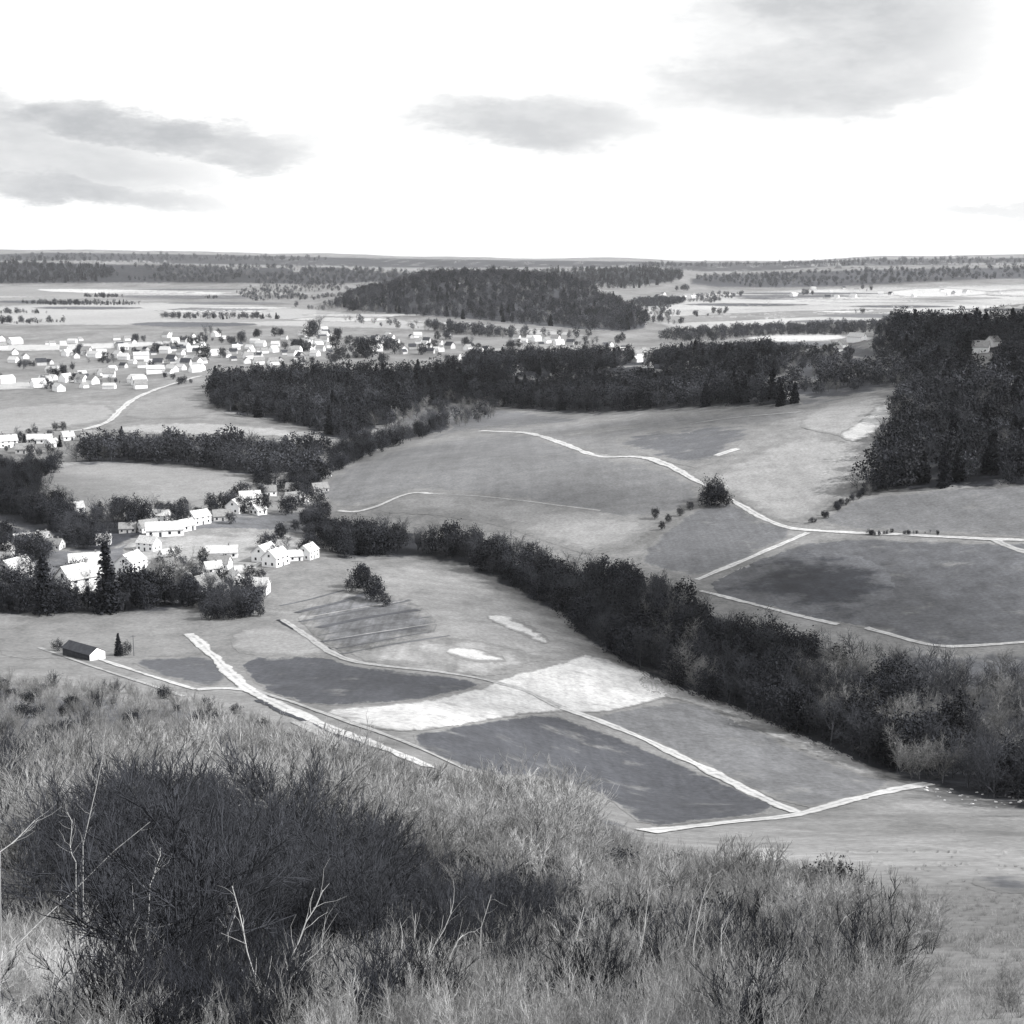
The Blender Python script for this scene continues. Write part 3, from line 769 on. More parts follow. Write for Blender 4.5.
M_tip = veg_mat('pale_tip', .26, .4); M_tipmid = veg_mat('soft_tip', .18, .35); M_tipdark = veg_mat('dark_tip', .040, .3)
def proto_thick(seed, h, mtip, **k):
    st, br, tp_ = thicket_tree(seed, h, **k)
    n = len(br[0]); v = np.vstack([br[0], tp_[0]]); f = np.vstack([br[1], tp_[1] + n])
    mi = np.concatenate([np.zeros(len(br[1])), np.ones(len(tp_[1]))])
    return ('stems', mesh_np('stems', st[0], st[1], [M_twig]), 'crown', mesh_np('crown', v, f, [M_twig, mtip], mi=mi))
THP = [proto_thick(200 + i, 8., M_tip, th=1.5) for i in range(4)]
THM = [proto_thick(210 + i, 8., M_tipmid, th=1.5) for i in range(4)]
THD = [proto_thick(220 + i, 8., M_tipdark, th=1.6) for i in range(4)]
# ---- masses of trees
HOLES = [(985, 366, 20, 16), (1014, 392, 16, 13)]
def wood(name, polys, spacing, prs, label, cat='woodland', sc=(.75, 1.25), clear=None, holes=()):
    pts = np.vstack([spots(p, s) for p, s in ((p, spacing) for p in polys)])
    for hx, hy, ha, hb in holes:
        qx, qy, _ = project(pts[:, 0], pts[:, 1], pts[:, 2]); pts = pts[((qx - hx) / ha) ** 2 + ((qy - hy) / hb) ** 2 > 1]
    if clear: pts = pts[wav(pts[:, 0], pts[:, 1] * .5, 420, 8) + .25 * wav(pts[:, 0], pts[:, 1], 90, 2) < clear]
    n = len(pts); prs = list(prs) + FARM
    big = 40 if pts[:, 1].mean() < 2000 else 160
    alt = (wav(pts[:, 0], pts[:, 1], big, 4) + rng.normal(0, .25, n)) > .42
    idx = np.where(alt, len(prs) - len(FARM) + rng.integers(0, len(FARM), n), rng.integers(0, len(prs) - len(FARM), n))
    h = rng.uniform(*sc, n) * (1 + .22 * wav(pts[:, 0], pts[:, 1], big * .7, 1))
    return scatter(name, pts, rng.uniform(0, 6.28, n), h, idx, joined(prs), label, cat)

wood('woodland', [[(208,392),(215,384),(300,378),(400,378),(470,372),(520,378),(500,392),(440,402),(400,418),(350,440),(325,438),(300,425),(212,410)]], 9, FARW, 'dark wood on the rise between the town and the hedge wood', clear=.75)
wood('woodland', [[(440,402),(480,396),(560,388),(640,386),(720,388),(790,400),(800,407),(700,406),(600,413),(560,412),(500,408)]], 9, FARW, 'dark wood along the middle rise above the field strips', clear=.6)
wood('woodland', [[(838,497),(870,492),(940,488),(1080,482),(1080,330),(1000,326),(900,326),(884,345),(915,375),(905,395),(900,420),(880,452),(872,482)]], 9.5, FARW, 'big dark wood covering the right hand hill', clear=.78, holes=HOLES)
wood('woodland', [[(60,463),(100,452),(200,452),(300,455),(335,462),(322,480),(290,490),(250,476),(200,466),(130,462)]], 7, BARE + FARM, 'hedge wood behind the smooth left meadow')
wood('woodland', [[(455,368),(480,358),(540,360),(600,358),(640,360),(600,374),(520,380)], [(645,374),(660,358),(740,352),(790,360),(780,380),(700,384)]], 11, FARW, 'dark copses at the edge of the far town')
wood('woodland', [[(330,310),(345,296),(400,285),(440,278),(500,277),(550,282),(600,293),(650,316),(640,333),(560,328),(450,318),(400,316)]], 20, FARW + FARM, 'wooded far ridge behind the town', sc=(.8, 1.4), clear=.8)
wood('woodland', [[(-60,284),(60,284),(110,280),(120,268),(60,264),(-60,264)]], 32, FARW, 'dark wooded hill under the skyline at the left edge', sc=(1.,1.7))
wood('woodland', [[(105,280),(200,283),(330,286),(390,287),(420,278),(400,271),(300,268),(160,266),(115,268)]], 40, FARM, 'grey wooded hills below the left skyline', sc=(.9,1.5), clear=.3)
wood('woodland', [[(395,288),(500,284),(600,290),(650,288),(690,279),(670,269),(600,270),(500,274),(410,272)]], 34, FARW, 'dark wooded hills below the middle skyline', sc=(1.,1.7), clear=.5)
wood('woodland', [[(690,287),(800,288),(880,284),(1080,276),(1080,267),(900,270),(760,275),(690,277)]], 40, FARM, 'wooded slope below the right skyline', sc=(.9,1.5), clear=.4)
wood('woodland', [[(-60,304),(60,303),(140,304),(140,305.5),(40,305.5),(-60,306)], [(60,297),(150,296),(240,299),(150,299)], [(-60,322),(20,321),(90,323),(20,324.5),(-60,324.5)], [(140,318),(220,316),(300,319),(220,320)], [(-60,313),(30,312.5),(60,314),(-60,315)]], 16, FARM + FARW, 'thin lines of trees across the left plain', sc=(.3, .95), clear=.25)
wood('woodland', [[(230,288),(340,284),(360,296),(335,312),(290,308),(240,298)], [(630,318),(690,296),(760,292),(700,306),(660,326)], [(330,318),(420,326),(520,332),(600,336),(560,341),(450,334),(380,328)]], 24, FARM + BAREMID, 'loose grey trees fringing the far wooded ridge', sc=(.5, 1.1), clear=.2)
wood('woodland', [[(-60,258),(100,255),(330,258),(330,262),(100,261),(-60,262)], [(640,264),(800,263.5),(900,260),(1080,257.5),(1080,263),(900,265),(760,268),(640,267)]], 75, FARM, 'scattered woods on the pale skyline', sc=(1.2, 2.2), clear=.5)
wood('woodland', [[(650,338),(760,330),(860,328),(900,322),(905,330),(840,336),(760,336),(690,344)], [(780,385),(850,375),(900,372),(905,382),(850,388)], [(620,306),(660,300),(690,302),(660,308)], [(420,325),(460,330),(530,336),(520,340),(440,334)]], 14, FARM, 'loose lines of trees across the right plain')

wood('woodland', [[(828,500),(870,494),(880,470),(872,445),(886,420),(896,395),(884,372),(872,345),(884,318),(910,322),(905,350),(925,380),(905,420),(890,460),(885,496)]], 9, BARE + BAREMID + FARM, 'loose grey trees fraying the edge of the big right wood', sc=(.45, 1.0))
wood('woodland', [[(380,436),(400,412),(440,398),(480,398),(510,410),(470,428)]], 10, BAREMID + BARE, 'grey leafless trees on the slope below the middle woods', sc=(.5, 1.0))
# ---- the dark belt along the stream: the nearest trees each stand alone
belt = [(298,524),(340,540),(400,546),(480,551),(505,556),(560,580),(600,582),(650,592),(690,616),(720,636),(840,672),(880,690),(960,744),(1060,800),(1060,818),(1024,806),(930,786),(890,776),(850,757),(800,737),(760,717),(700,697),(640,672),(590,642),(560,612),(520,592),(480,571),(440,557),(400,553),(345,560),(330,548)]
bp = spots(belt, 5.4, smooth=0)
bank = spots([(850,655),(900,692),(960,742),(1080,800),(1080,700),(1000,682),(940,682),(890,662)], 5.5)
dist = np.hypot(bp[:, 0], bp[:, 1]); o = np.argsort(dist); bp = bp[o]
px, py, _ = project(bp[:, 0], bp[:, 1], bp[:, 2])
left = (px < 500)
n_ind = 250
for i in range(min(n_ind, len(bp))):
    j = rng.integers(0, 7); soft_ = wav(bp[i, 0], bp[i, 1], 45, 6) > .25
    if soft_ and j < 6: pr, nm, lab, g = BAREMID[j % 4], 'bare_tree', 'soft grey leafless tree inside the belt along the stream valley', 'soft grey trees along the stream'
    elif j < 4: pr, nm, lab, g = BARE[j], 'bare_tree', 'dark leafless tree in the belt along the stream valley', 'leafless trees along the stream'
    else: pr, nm, lab, g = LEAFY[j - 4], 'bushy_tree', 'dark bushy tree in the belt along the stream valley', 'bushy trees along the stream'
    plant(nm, pr, bp[i], rng.uniform(0, 6.28), rng.uniform(.75, 1.2), lab, 'tree', g)
rest = bp[n_ind:]
if len(rest):
    prs = BARE + LEAFY; n = len(rest)
    scatter('woodland', rest, rng.uniform(0, 6.28, n), rng.uniform(.75, 1.2, n), rng.integers(0, len(prs), n), joined(prs), 'upper stretch of the dark tree belt along the stream', 'woodland')
for i in range(len(bank)):
    plant('bare_tree', (BARE[rng.integers(0, 5)] if rng.uniform() < .5 else BAREMID[rng.integers(0, 4)]), bank[i], rng.uniform(0, 6.28), rng.uniform(.55, 1.05), 'soft grey leafless tree on the bank at the right edge', 'tree', 'grey trees on the right bank')

# ---- single trees and hedges (px, py of the foot, height in px, kind, label)
def single(px, py, hpx, kind, label, name, cat='tree', group=None):
    w = P(px, py)[0]; d = np.hypot(w[0], w[1])
    prs, h0 = {'con': (CON, 16.), 'leafy': (LEAFY, 11.), 'bare': (BARE, 12.), 'mid': (LEAFYMID, 10.), 'bush': (BUSH, 3.), 'baremid': (BAREMID, 11.)}[kind]
    sc = hpx * d / FPX / h0
    return plant(name, prs[rng.integers(0, len(prs))], w, rng.uniform(0, 6.28), sc, label, cat, group)

single(108,612,72,'con','tallest dark conifer among the white cottages','conifer_tree')
single(46,614,62,'con','dark conifer left of the big white house','conifer_tree')
single(12,600,32,'leafy','dark bushy tree before the leftmost white cottage','bushy_tree')
single(26,612,34,'leafy','round dark tree between leftmost cottage and conifer','bushy_tree')
single(0,612,30,'leafy','dark tree cut off by the left edge above the grass','bushy_tree')
for px,py,h,lab in [(132,606,44,'dark bushy tree touching the tallest conifer on its right'),(148,606,36,'dark bushy tree second to the right of the tallest conifer'),(165,604,30,'low dark tree in the row right of the conifer'),(190,606,30,'darkest round tree at the right end of the row'),(70,612,24,'dark bushy tree under the big white house'),(88,610,22,'small dark tree beside the foot of the tallest conifer')]:
    single(px,py,h,'leafy',lab,'bushy_tree')
single(178,592,46,'baremid','tall soft grey tree behind the dark row','bare_tree')
single(160,590,36,'baremid','lighter leafless tree left of the tall soft grey one','bare_tree')
single(119,656,24,'con','slender dark conifer beside the long shed','conifer_tree')
single(126,655,14,'leafy','low dark bush right of the slender conifer by the shed','round_bush','bush')
single(58,651,12,'leafy','low dark bush at the left end of the long shed','round_bush','bush')
single(715,506,22,'leafy','dark triangular tree clump below the curving track','bushy_tree')
single(706,507,18,'leafy','left flank of the triangular clump, a low dark tree','bushy_tree')
single(726,507,16,'leafy','right flank of the triangular clump, a low dark tree','bushy_tree')
single(655,519,12,'leafy','lone dark bush on the flank of the dome field','round_bush','bush')
single(362,588,26,'leafy','dark round tree at the end of the village green','bushy_tree')
single(374,600,26,'mid','grey tree sloping down from the stream belt','bushy_tree')
for px,py in [(668,523),(680,516),(690,510),(662,530)]:
    single(px,py,9,'leafy','low dark hedge bush on the edge between the two dome fields','hedge_bush','bush','hedge bushes beside the dome field')
for k in range(30):
    t=rng.uniform(); single(806+66*t,527-38*t+rng.normal()*1.6,3+6*rng.uniform(),['leafy','mid','bare'][k%3],'dark hedge bush climbing from the fork to the right wood','hedge_bush','bush','hedge bushes climbing to the right wood')
for k in range(24):
    single(866+76*rng.uniform()**1.3,534+rng.normal()*.6,2+3.5*rng.uniform(),['leafy','mid','bare'][k%3],'low hedge bush along the right hand track','hedge_bush','bush','hedge bushes along the right track')
# diagonal dark belt at the left edge
dg = np.vstack([spots([(-30,492),(30,500),(75,520),(112,548),(80,552),(40,530),(0,512),(-30,512)],5.5), spots([(-30,540),(40,548),(60,560),(20,560),(-30,556)],6), spots([(75,520),(110,512),(160,520),(150,530),(110,535)],7)])
for q in dg:
    plant('bushy_tree', (LEAFY+LEAFYMID+BARE)[rng.integers(0,12)], q, rng.uniform(0,6.28), rng.uniform(.6,1.05), 'dark tree in the diagonal belt at the left edge', 'tree', 'trees of the left diagonal belt')
for px,py,h,lab in [(352,592,18,'left'),(362,588,24,'tallest'),(370,594,22,'middle'),(378,602,20,'right'),(386,607,14,'lowest')]:
    single(px,py,h,'leafy','%s tree of the dark clump running down from the stream belt' % lab,'bushy_tree')
for px,py,h,lab in [(710,505,22,'front left'),(720,505,20,'front right'),(715,500,24,'rear')]:
    single(px,py,h,'leafy','%s tree of the dark triangular clump below the curving track' % lab,'bushy_tree')
for pl, sp, pr, lab, g in [([(-30,474),(50,466),(66,470),(30,482),(60,500),(85,516),(60,520),(20,500),(-30,496)], 6.5, LEAFY + BARE, 'dark tree at the left end of the smooth meadow', 'trees left of the smooth meadow'),
    ([(330,452),(350,440),(395,438),(440,424),(455,430),(400,444),(345,468),(318,488),(300,508),(288,500),(320,470)], 8, LEAFY + BARE, 'dark tree on the lane below the left wood', 'trees on the lane below the left wood'),
    ([(250,470),(320,465),(325,485),(300,500),(262,492)], 8, LEAFY + BARE, 'dark tree between the smooth meadow and the dome', 'trees between the meadow and the dome'),
    ([(190,598),(262,600),(275,612),(240,622),(195,618)], 5, LEAFYMID + BARE, 'grey tree in the copse beside the shed lane', 'trees of the copse beside the shed lane'),
    ([(770,388),(850,378),(905,372),(895,386),(800,400)], 13, FARM, 'grey tree on the scrub slope left of the wooded hill', 'trees on the scrub slope'),
    ([(650,370),(740,350),(830,356),(885,364),(790,380)], 20, FARM, 'grey tree on the scrubby slope above the middle wood', 'trees on the scrubby slope'),
    ([(-30,560),(60,585),(130,585),(205,590),(206,608),(120,614),(-30,614)], 8.5, LEAFY + LEAFYMID + BARE, 'dark garden tree in front of the white cottages', 'garden trees before the white cottages')]:
    for q in spots(pl, sp):
        plant('garden_tree' if 'garden' in lab else 'bushy_tree', pr[rng.integers(0, len(pr))], q, rng.uniform(0, 6.28), rng.uniform(.5, 1.0), lab, 'tree', g)
# cottage gardens
for x0,y0,x1,y1,n in [(-5,596,60,614,14),(120,590,200,608,20),(60,598,125,612,10),(130,560,205,598,14),(200,575,270,608,16),(200,606,262,622,12),(250,545,340,562,14),(140,508,245,528,22),(235,478,330,520,26),(280,520,335,540,14),(0,430,70,462,22)]:
    for k in range(n):
        kd = ['leafy','leafy','mid','bare'][rng.integers(0,4)]
        single(rng.uniform(x0,x1),rng.uniform(y0,y1),rng.uniform(9,20)*(.6 if y0<450 else 1),kd,'small garden tree among the valley cottages','garden_tree','tree','garden trees among the valley cottages')
# town trees
for x0,y0,x1,y1,n,h in [(190,335,460,366,95,8),(0,352,200,392,84,7),(120,335,330,352,24,6),(460,343,660,372,50,7),(820,345,870,362,10,7),(640,290,900,326,36,5),(300,325,330,350,6,16),(352,350,372,360,4,16),(384,345,400,356,4,13)]:
    for k in range(n):
        if k % 4 == 0: cx_, cy_ = rng.uniform(x0, x1), rng.uniform(y0, y1)
        single(cx_ + rng.normal() * 5, cy_ + rng.normal() * .8,h*rng.uniform(.5,1.4),['leafy','mid','bare'][rng.integers(0,3)],'dark tree among the small houses of the far plain','town_tree','tree','trees among the houses of the far plain')
for px,py,h,lab in [(362,356,20,'biggest dark round tree of the far town'),(335,350,16,'dark tree crown left of the biggest town tree'),(395,354,15,'dark tree right of the biggest town tree'),(204,362,18,'dark tree at the left end of the town centre'),(475,368,20,'dark tree standing above the wood at the town edge'),(25,448,14,'pointed dark tree by the far left cottages'),(60,447,12,'second pointed tree by the far left cottages'),(122,440,14,'pointed dark tree over the hedge wood')]:
    single(px,py,h,'con' if 'pointed' in lab else 'leafy',lab,'conifer_tree' if 'pointed' in lab else 'bushy_tree')

# ---- the thicket on the near slope
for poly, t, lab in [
    ([(60,780),(150,765),(300,770),(345,830),(560,865),(560,945),(480,990),(400,960),(340,970),(320,1180),(140,1180),(100,930),(-60,900),(-60,780)], 52, 'dark litter in the hollow of the thicket'),
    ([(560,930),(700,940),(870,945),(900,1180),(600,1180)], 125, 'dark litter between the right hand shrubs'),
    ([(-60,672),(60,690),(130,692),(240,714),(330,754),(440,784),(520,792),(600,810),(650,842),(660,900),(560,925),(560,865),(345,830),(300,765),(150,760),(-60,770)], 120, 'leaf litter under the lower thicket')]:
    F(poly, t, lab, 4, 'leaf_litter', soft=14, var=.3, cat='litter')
ZONES = [  # outline of the feet in the photo, dark share, pale share, label of the place
 ('bottom left corner', [(-40,905),(60,885),(110,940),(120,1060),(-40,1060)], .05, .95),
 ('dark hollow', [(60,790),(150,770),(300,775),(335,830),(310,900),(330,960),(300,1060),(150,1060),(105,930),(60,860)], .85, .03),
 ('dark left edge', [(-40,795),(60,795),(80,880),(-40,910)], .6, .1),
 ('second hollow', [(335,860),(560,870),(570,955),(470,990),(330,975)], .75, .05),
 ('bottom middle', [(290,955),(520,960),(620,1060),(280,1060)], .1, .6),
 ('right crest', [(560,850),(660,850),(860,900),(880,960),(700,960),(540,930)], .05, .25),
 ('third hollow', [(560,930),(700,945),(860,950),(890,1060),(600,1060)], .25, .25),
]
CROWNS = [ # feet in the photo, spacing, height, kinds, label, group
 ([(25,868),(335,880),(372,930),(345,1012),(140,1015),(60,950)], 3.5, lambda d: np.clip(d * .11, 2.6, 7.5), (THD,), 'dark leafless thicket tree in the deep hollow at the left', 'thicket trees in the dark hollow'),
 ([(60,800),(190,790),(345,815),(350,885),(60,880)], 4.6, lambda d: np.clip(d * .082, 5, 11.5), (THP, THP, THP, THM), 'pale topped leafless thicket tree above the dark hollow', 'pale thicket trees above the dark hollow'),
 ([(-60,800),(60,800),(70,900),(-60,905)], 4.4, lambda d: np.clip(d * .08, 3, 10), (THD, THM, THD, THP), 'leafless thicket tree at the left edge', 'thicket trees at the left edge'),
 ([(345,845),(480,850),(590,868),(600,905),(560,940),(350,945)], 4.0, lambda d: np.clip(d * .075, 2.6, 9), (THP, THP, THM), 'soft grey leafless thicket tree of the middle hump', 'thicket trees of the middle hump'),
 ([(350,935),(520,930),(560,950),(520,975),(350,975)], 2.6, lambda d: np.clip(d * .062, 1.2, 4), (THD,), 'dark low thicket tree before the middle hump', 'low thicket trees before the middle hump'),
 ([(560,915),(700,905),(840,930),(885,960),(890,1010),(600,1010)], 2.9, lambda d: np.clip(d * .062, 1.2, 4), (THP, THM, THP, THM), 'soft leafless thicket tree of the right hump', 'thicket trees of the right hump'),
 ([(870,905),(940,930),(1010,975),(1080,1000),(1080,1060),(880,1060),(885,960)], 3.4, lambda d: np.clip(d * .038, .5, 2.2), (THM, THP), 'low soft scrub tree fading out on the open slope at right', 'low scrub on the open slope at right'),
]
thick = [(-40,672),(60,688),(130,690),(240,712),(330,752),(440,782),(520,800),(600,828),(640,860),(760,890),(880,905),(900,1060),(-60,1060)]
def thicket():
    cand = []
    y = 6.5
    while y < 430:
        sp = (.26 + y * .017) if y < 100 else 1.96 + (y - 100) * .006
        x = np.arange(-.56 * y - 12, .36 * y + 6, sp)
        cand.append(np.stack([x + rng.uniform(-.5, .5, len(x)) * sp, y + rng.uniform(-.5, .5, len(x)) * sp], -1))
        y += sp
    c = np.vstack(cand); z = height(c[:, 0], c[:, 1])
    px, py, f = project(c[:, 0], c[:, 1], z)
    m = in_poly(px, py, smooth_poly(thick, 1)) | ((py > 1040) & (px < 900) & (px > -900) & (c[:, 1] > 6.5)) | ((px < -30) & (py > 690) & (px > -420))
    return np.column_stack([c, z])[m], px[m], py[m]
tp, tx, ty = thicket()
kind = np.empty(len(tp), int); zone = np.full(len(tp), -1)
for zi, (nm, poly, dk, pl) in enumerate(ZONES):
    zone[(zone < 0) & in_poly(tx + rng.normal(0, 12, len(tx)), np.minimum(ty, 1050) + rng.normal(0, 8, len(tx)), smooth_poly(poly, 1))] = zi
u = rng.uniform(size=len(tp))
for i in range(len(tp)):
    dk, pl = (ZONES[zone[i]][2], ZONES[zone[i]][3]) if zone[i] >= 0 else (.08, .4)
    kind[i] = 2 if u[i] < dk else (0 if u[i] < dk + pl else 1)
d_ = np.hypot(tp[:, 0], tp[:, 1])
def near_scale(d, k):
    return np.interp(d, [6, 12, 25, 45, 80, 140, 420], [[.07, .14, .22, .34, .5, .6, .8], [.07, .15, .24, .36, .5, .6, .8], [.08, .18, .30, .5, .7, .8, .9]][k])
order = np.argsort(d_)
cnt = [0, 0, 0]; lim = [300, 300, 300]; alone = np.zeros(len(tp), bool)
for i in order:
    k = kind[i]
    if cnt[k] >= lim[k] or not (-40 < tx[i] < 1064): continue
    cnt[k] += 1; alone[i] = True
    place = ZONES[zone[i]][0] if zone[i] >= 0 else 'open part'
    if k == 0: prs, nm, lab, g = (SLEAN if zone[i] == 0 else SPALE), 'pale_shrub', 'pale leafless shrub at the %s of the near thicket' % place, 'pale shrubs at the ' + place
    elif k == 1: prs, nm, lab, g = SMID, 'grey_shrub', 'grey leafless shrub at the %s of the near thicket' % place, 'grey shrubs at the ' + place
    else: prs, nm, lab, g = (SDARK if d_[i] < 45 or rng.uniform() < .5 else BUSH), 'dark_bush', 'dark dense bush at the %s of the near thicket' % place, 'dark bushes at the ' + place
    s = rng.uniform(.65, 1.3) * near_scale(d_[i], k)
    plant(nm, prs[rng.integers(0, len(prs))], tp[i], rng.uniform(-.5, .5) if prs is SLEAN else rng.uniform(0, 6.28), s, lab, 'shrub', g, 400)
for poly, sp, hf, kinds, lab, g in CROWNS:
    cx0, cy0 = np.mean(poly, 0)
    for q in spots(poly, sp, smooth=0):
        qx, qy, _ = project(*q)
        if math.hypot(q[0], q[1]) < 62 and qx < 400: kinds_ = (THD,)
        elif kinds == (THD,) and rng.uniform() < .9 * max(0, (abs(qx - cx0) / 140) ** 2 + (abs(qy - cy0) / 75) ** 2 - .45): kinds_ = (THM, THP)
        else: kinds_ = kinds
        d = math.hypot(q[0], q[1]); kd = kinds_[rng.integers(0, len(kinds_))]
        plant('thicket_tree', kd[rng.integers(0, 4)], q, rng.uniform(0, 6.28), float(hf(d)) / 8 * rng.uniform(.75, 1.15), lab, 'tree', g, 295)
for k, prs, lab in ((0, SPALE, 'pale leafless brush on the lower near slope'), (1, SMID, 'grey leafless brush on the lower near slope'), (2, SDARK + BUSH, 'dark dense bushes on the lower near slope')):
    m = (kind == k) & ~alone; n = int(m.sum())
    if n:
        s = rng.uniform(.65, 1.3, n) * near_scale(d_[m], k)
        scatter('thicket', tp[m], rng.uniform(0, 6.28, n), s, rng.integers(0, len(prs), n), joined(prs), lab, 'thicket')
# ---- grass of the right hand slope and between the shrubs
def grass():
    cand = []; y = -18.
    while y < 6:
        x = np.arange(-32, 32, .36)
        cand.append(np.stack([x + rng.uniform(-.18, .18, len(x)), y + rng.uniform(-.18, .18, len(x))], -1)); y += .36
    while y < 130:
        sp = .30 + y * .006
        x = np.arange(-.6 * y - 10, .6 * y + 10, sp)
        cand.append(np.stack([x + rng.uniform(-.5, .5, len(x)) * sp, y + rng.uniform(-.5, .5, len(x)) * sp], -1)); y += sp
    c = np.vstack(cand); z = height(c[:, 0], c[:, 1]); px, py, f = project(c[:, 0], c[:, 1], z)
    keep = np.where(px > 640, .9, .45)
    keep = np.where(c[:, 1] < 6.5, .8, keep)
    near = (c[:, 1] < 8) & (np.hypot(c[:, 0], c[:, 1]) > .8)
    keep = keep * np.clip((130 - c[:, 1]) / 90, 0, 1) ** 1.5
    m = (near | ((py > 815) & (px > -500) & (px < 1500) & (c[:, 1] > 6))) & (rng.uniform(size=len(px)) < keep) & (rng.uniform(size=len(px)) < .75 + .4 * wav(c[:, 0], c[:, 1], 23, 2))
    return np.column_stack([c, z])[m]
gp = grass(); n = len(gp)
gm = [mesh_np('grass_tuft', *tuft(130 + i), [M_grass]) for i in range(4)]
scatter('dry_grass', gp, rng.uniform(0, 6.28, n), rng.uniform(.6, 1.3, n) * np.interp(np.hypot(gp[:, 0], gp[:, 1]), [6, 12, 40, 200], [.2, .35, .62, .6]), rng.integers(0, 4, n), gm, 'dry rough grass on the near slope', 'grass')
# low scrub on the grass slope
for px, py, hp, n_ in [(868, 906, 16, 9), (900, 884, 10, 5)]:
    for k in range(n_):
        w = P(px + rng.normal() * hp * 1.6, py + rng.normal() * hp * .5)[0]; d = np.hypot(w[0], w[1])
        plant('low_bush', SMID[rng.integers(0, 5)], w, rng.uniform(0, 6), hp * d / FPX / 3.6 * rng.uniform(.6, 1.2), 'low grey scrub on the open grass slope at right', 'bush', 'scrub on the open grass slope')
# scrub mass with white stones at the right end of the belt
for k in range(40):
    t = rng.uniform(); px, py = 925 + 110 * t, 790 + 16 * t + rng.normal() * 4
    w = P(px, py)[0]; r_ = np.random.default_rng(500 + k)
    s = r_.uniform(.12, .38)
    if k < 3:
        import bmesh
        bm = bmesh.new(); bmesh.ops.create_icosphere(bm, subdivisions=2, radius=1)
        for v in bm.verts: v.co *= 1 + .25 * math.sin(v.co.x * 3 + k) * math.cos(v.co.y * 4 - k) + r_.normal() * .04
        me = bpy.data.meshes.new('boulder'); bm.to_mesh(me); bm.free(); me.materials.append(plain_mat('pale_rock', .55))
        if k == 0: RK = []
        RK.append(me)
    b = link('boulder', RK[k % 3]); b.location = (w[0], w[1], w[2] + .1 * s); b.scale = (s * 1.5, s, s * .7); b.rotation_euler = (0, 0, r_.uniform(0, 6))
    tag(b, 'pale boulder at the dark end of the stream belt', 'boulder', 'boulders at the end of the stream belt')

# ---- single long bare stems close to the camera
M_sap = plain_mat('sapling_bark', .38, var=.2)
def stem(pts, d0, rad, label):
    out = []; r = ray([p[0] for p in pts], [p[1] for p in pts])
    q = [r[i] / math.hypot(r[i][0], r[i][1]) * (d0 + i * .12) + np.array([0, 0, EYE]) for i in range(len(pts))]
    q[0][2] = float(height(q[0][0], q[0][1])) - .05 if pts[0][1] > 1000 else q[0][2]
    base = q[0].copy(); g = float(height(base[0], base[1])) - .05
    chain = ([np.array([base[0] - .1, base[1] - .15, g])] if base[2] > g + .1 else []) + q
    for i in range(len(chain) - 1):
        a = rad * (1 - .7 * i / len(chain)); b = rad * (1 - .7 * (i + 1) / len(chain))
        m = (chain[i] + chain[i + 1]) / 2 + rng.normal(0, .015, 3)
        out += [(*chain[i], *m, a, (a + b) / 2), (*m, *chain[i + 1], (a + b) / 2, b)]
        for _ in range(4):
            limb(out, rng, chain[i] + (chain[i + 1] - chain[i]) * rng.uniform(.2, 1), side(rng, unit(chain[i + 1] - chain[i]), rng.uniform(.4, .9)), rng.uniform(.12, .45), b * .5, b * .2, 3, .22, .08)
    o3 = chain[0].copy(); s = np.array(out); s[:, :3] -= o3; s[:, 3:6] -= o3
    v, f = tubes(s)
    ob = link('bare_sapling', mesh_np('bare_sapling', v, f, [M_sap])); ob.location = o3
    tag(ob, label, 'sapling')
for pts, d0, lab in [
    ([(262,1024),(290,960),(306,922),(323,890)], 13, 'straight pale sapling leaning right beside the dark hollow'),
    ([(418,1018),(440,975),(452,952),(463,935)], 14, 'short pale sapling leaning right at the bottom middle'),
    ([(96,1024),(84,985),(72,955),(60,925)], 14, 'pale sapling leaning left in the bottom left corner'),
    ([(0,960),(40,922),(80,885),(150,822)], 15, 'long pale stem slanting up from the left edge'),
    ([(60,1024),(100,985),(125,945),(140,915)], 14, 'pale stem crossing the left leaning sapling'),
    ([(83,845),(92,806),(100,770),(104,735)], 24, 'tall bent sapling standing over the left crest'),
    ([(76,862),(70,845),(72,822),(67,812)], 22, 'crooked short stem below the bent sapling'),
    ([(0,852),(18,838),(35,820)], 18, 'thin stem entering at the left edge'),
    ([(150,885),(156,866),(160,848)], 20, 'forked light twig over the dark hollow'),
    ([(186,1022),(196,1000),(200,968)], 15, 'thin upright stem in the bottom of the dark hollow'),
    ([(690,1020),(700,960),(706,900)], 22, 'thin upright stem in the right crest'),
    ([(830,1022),(838,990),(860,930)], 20, 'thin leaning stem before the open grass slope')]:
    stem(pts, d0, .0105, lab)
for k in range(26):
    d0 = rng.uniform(11, 26); x_ = rng.uniform(10, 860); ln = rng.uniform(50, 150) * 13 / d0; le = rng.uniform(-.25, .55)
    y_ = float(project(0., d0, float(height(0., d0)))[1])
    y_ = min(1023, y_) if d0 > 14 else 1023
    _n0 = len(COL.objects)
    stem([(x_, y_), (x_ + le * ln * .3 + rng.normal() * 3, y_ - ln * .35), (x_ + le * ln * .7 + rng.normal() * 4, y_ - ln * .7), (x_ + le * ln + rng.normal() * 5, y_ - ln)], d0, rng.uniform(.006, .010), 'thin pale bare sapling rising out of the near brush')
    COL.objects[_n0]['group'] = 'thin saplings in the near brush'
# ---- what is left over of each tree group, too many to count, as one mass each
for lab, rows in _over.items():
    prs = []
    for r in rows:
        if r[0] not in prs: prs.append(r[0])
    pts = np.array([r[1] for r in rows])
    scatter('woodland', pts, [r[2] for r in rows], [r[3] for r in rows], [prs.index(r[0]) for r in rows], joined(prs), 'mass of many: ' + lab, 'woodland')
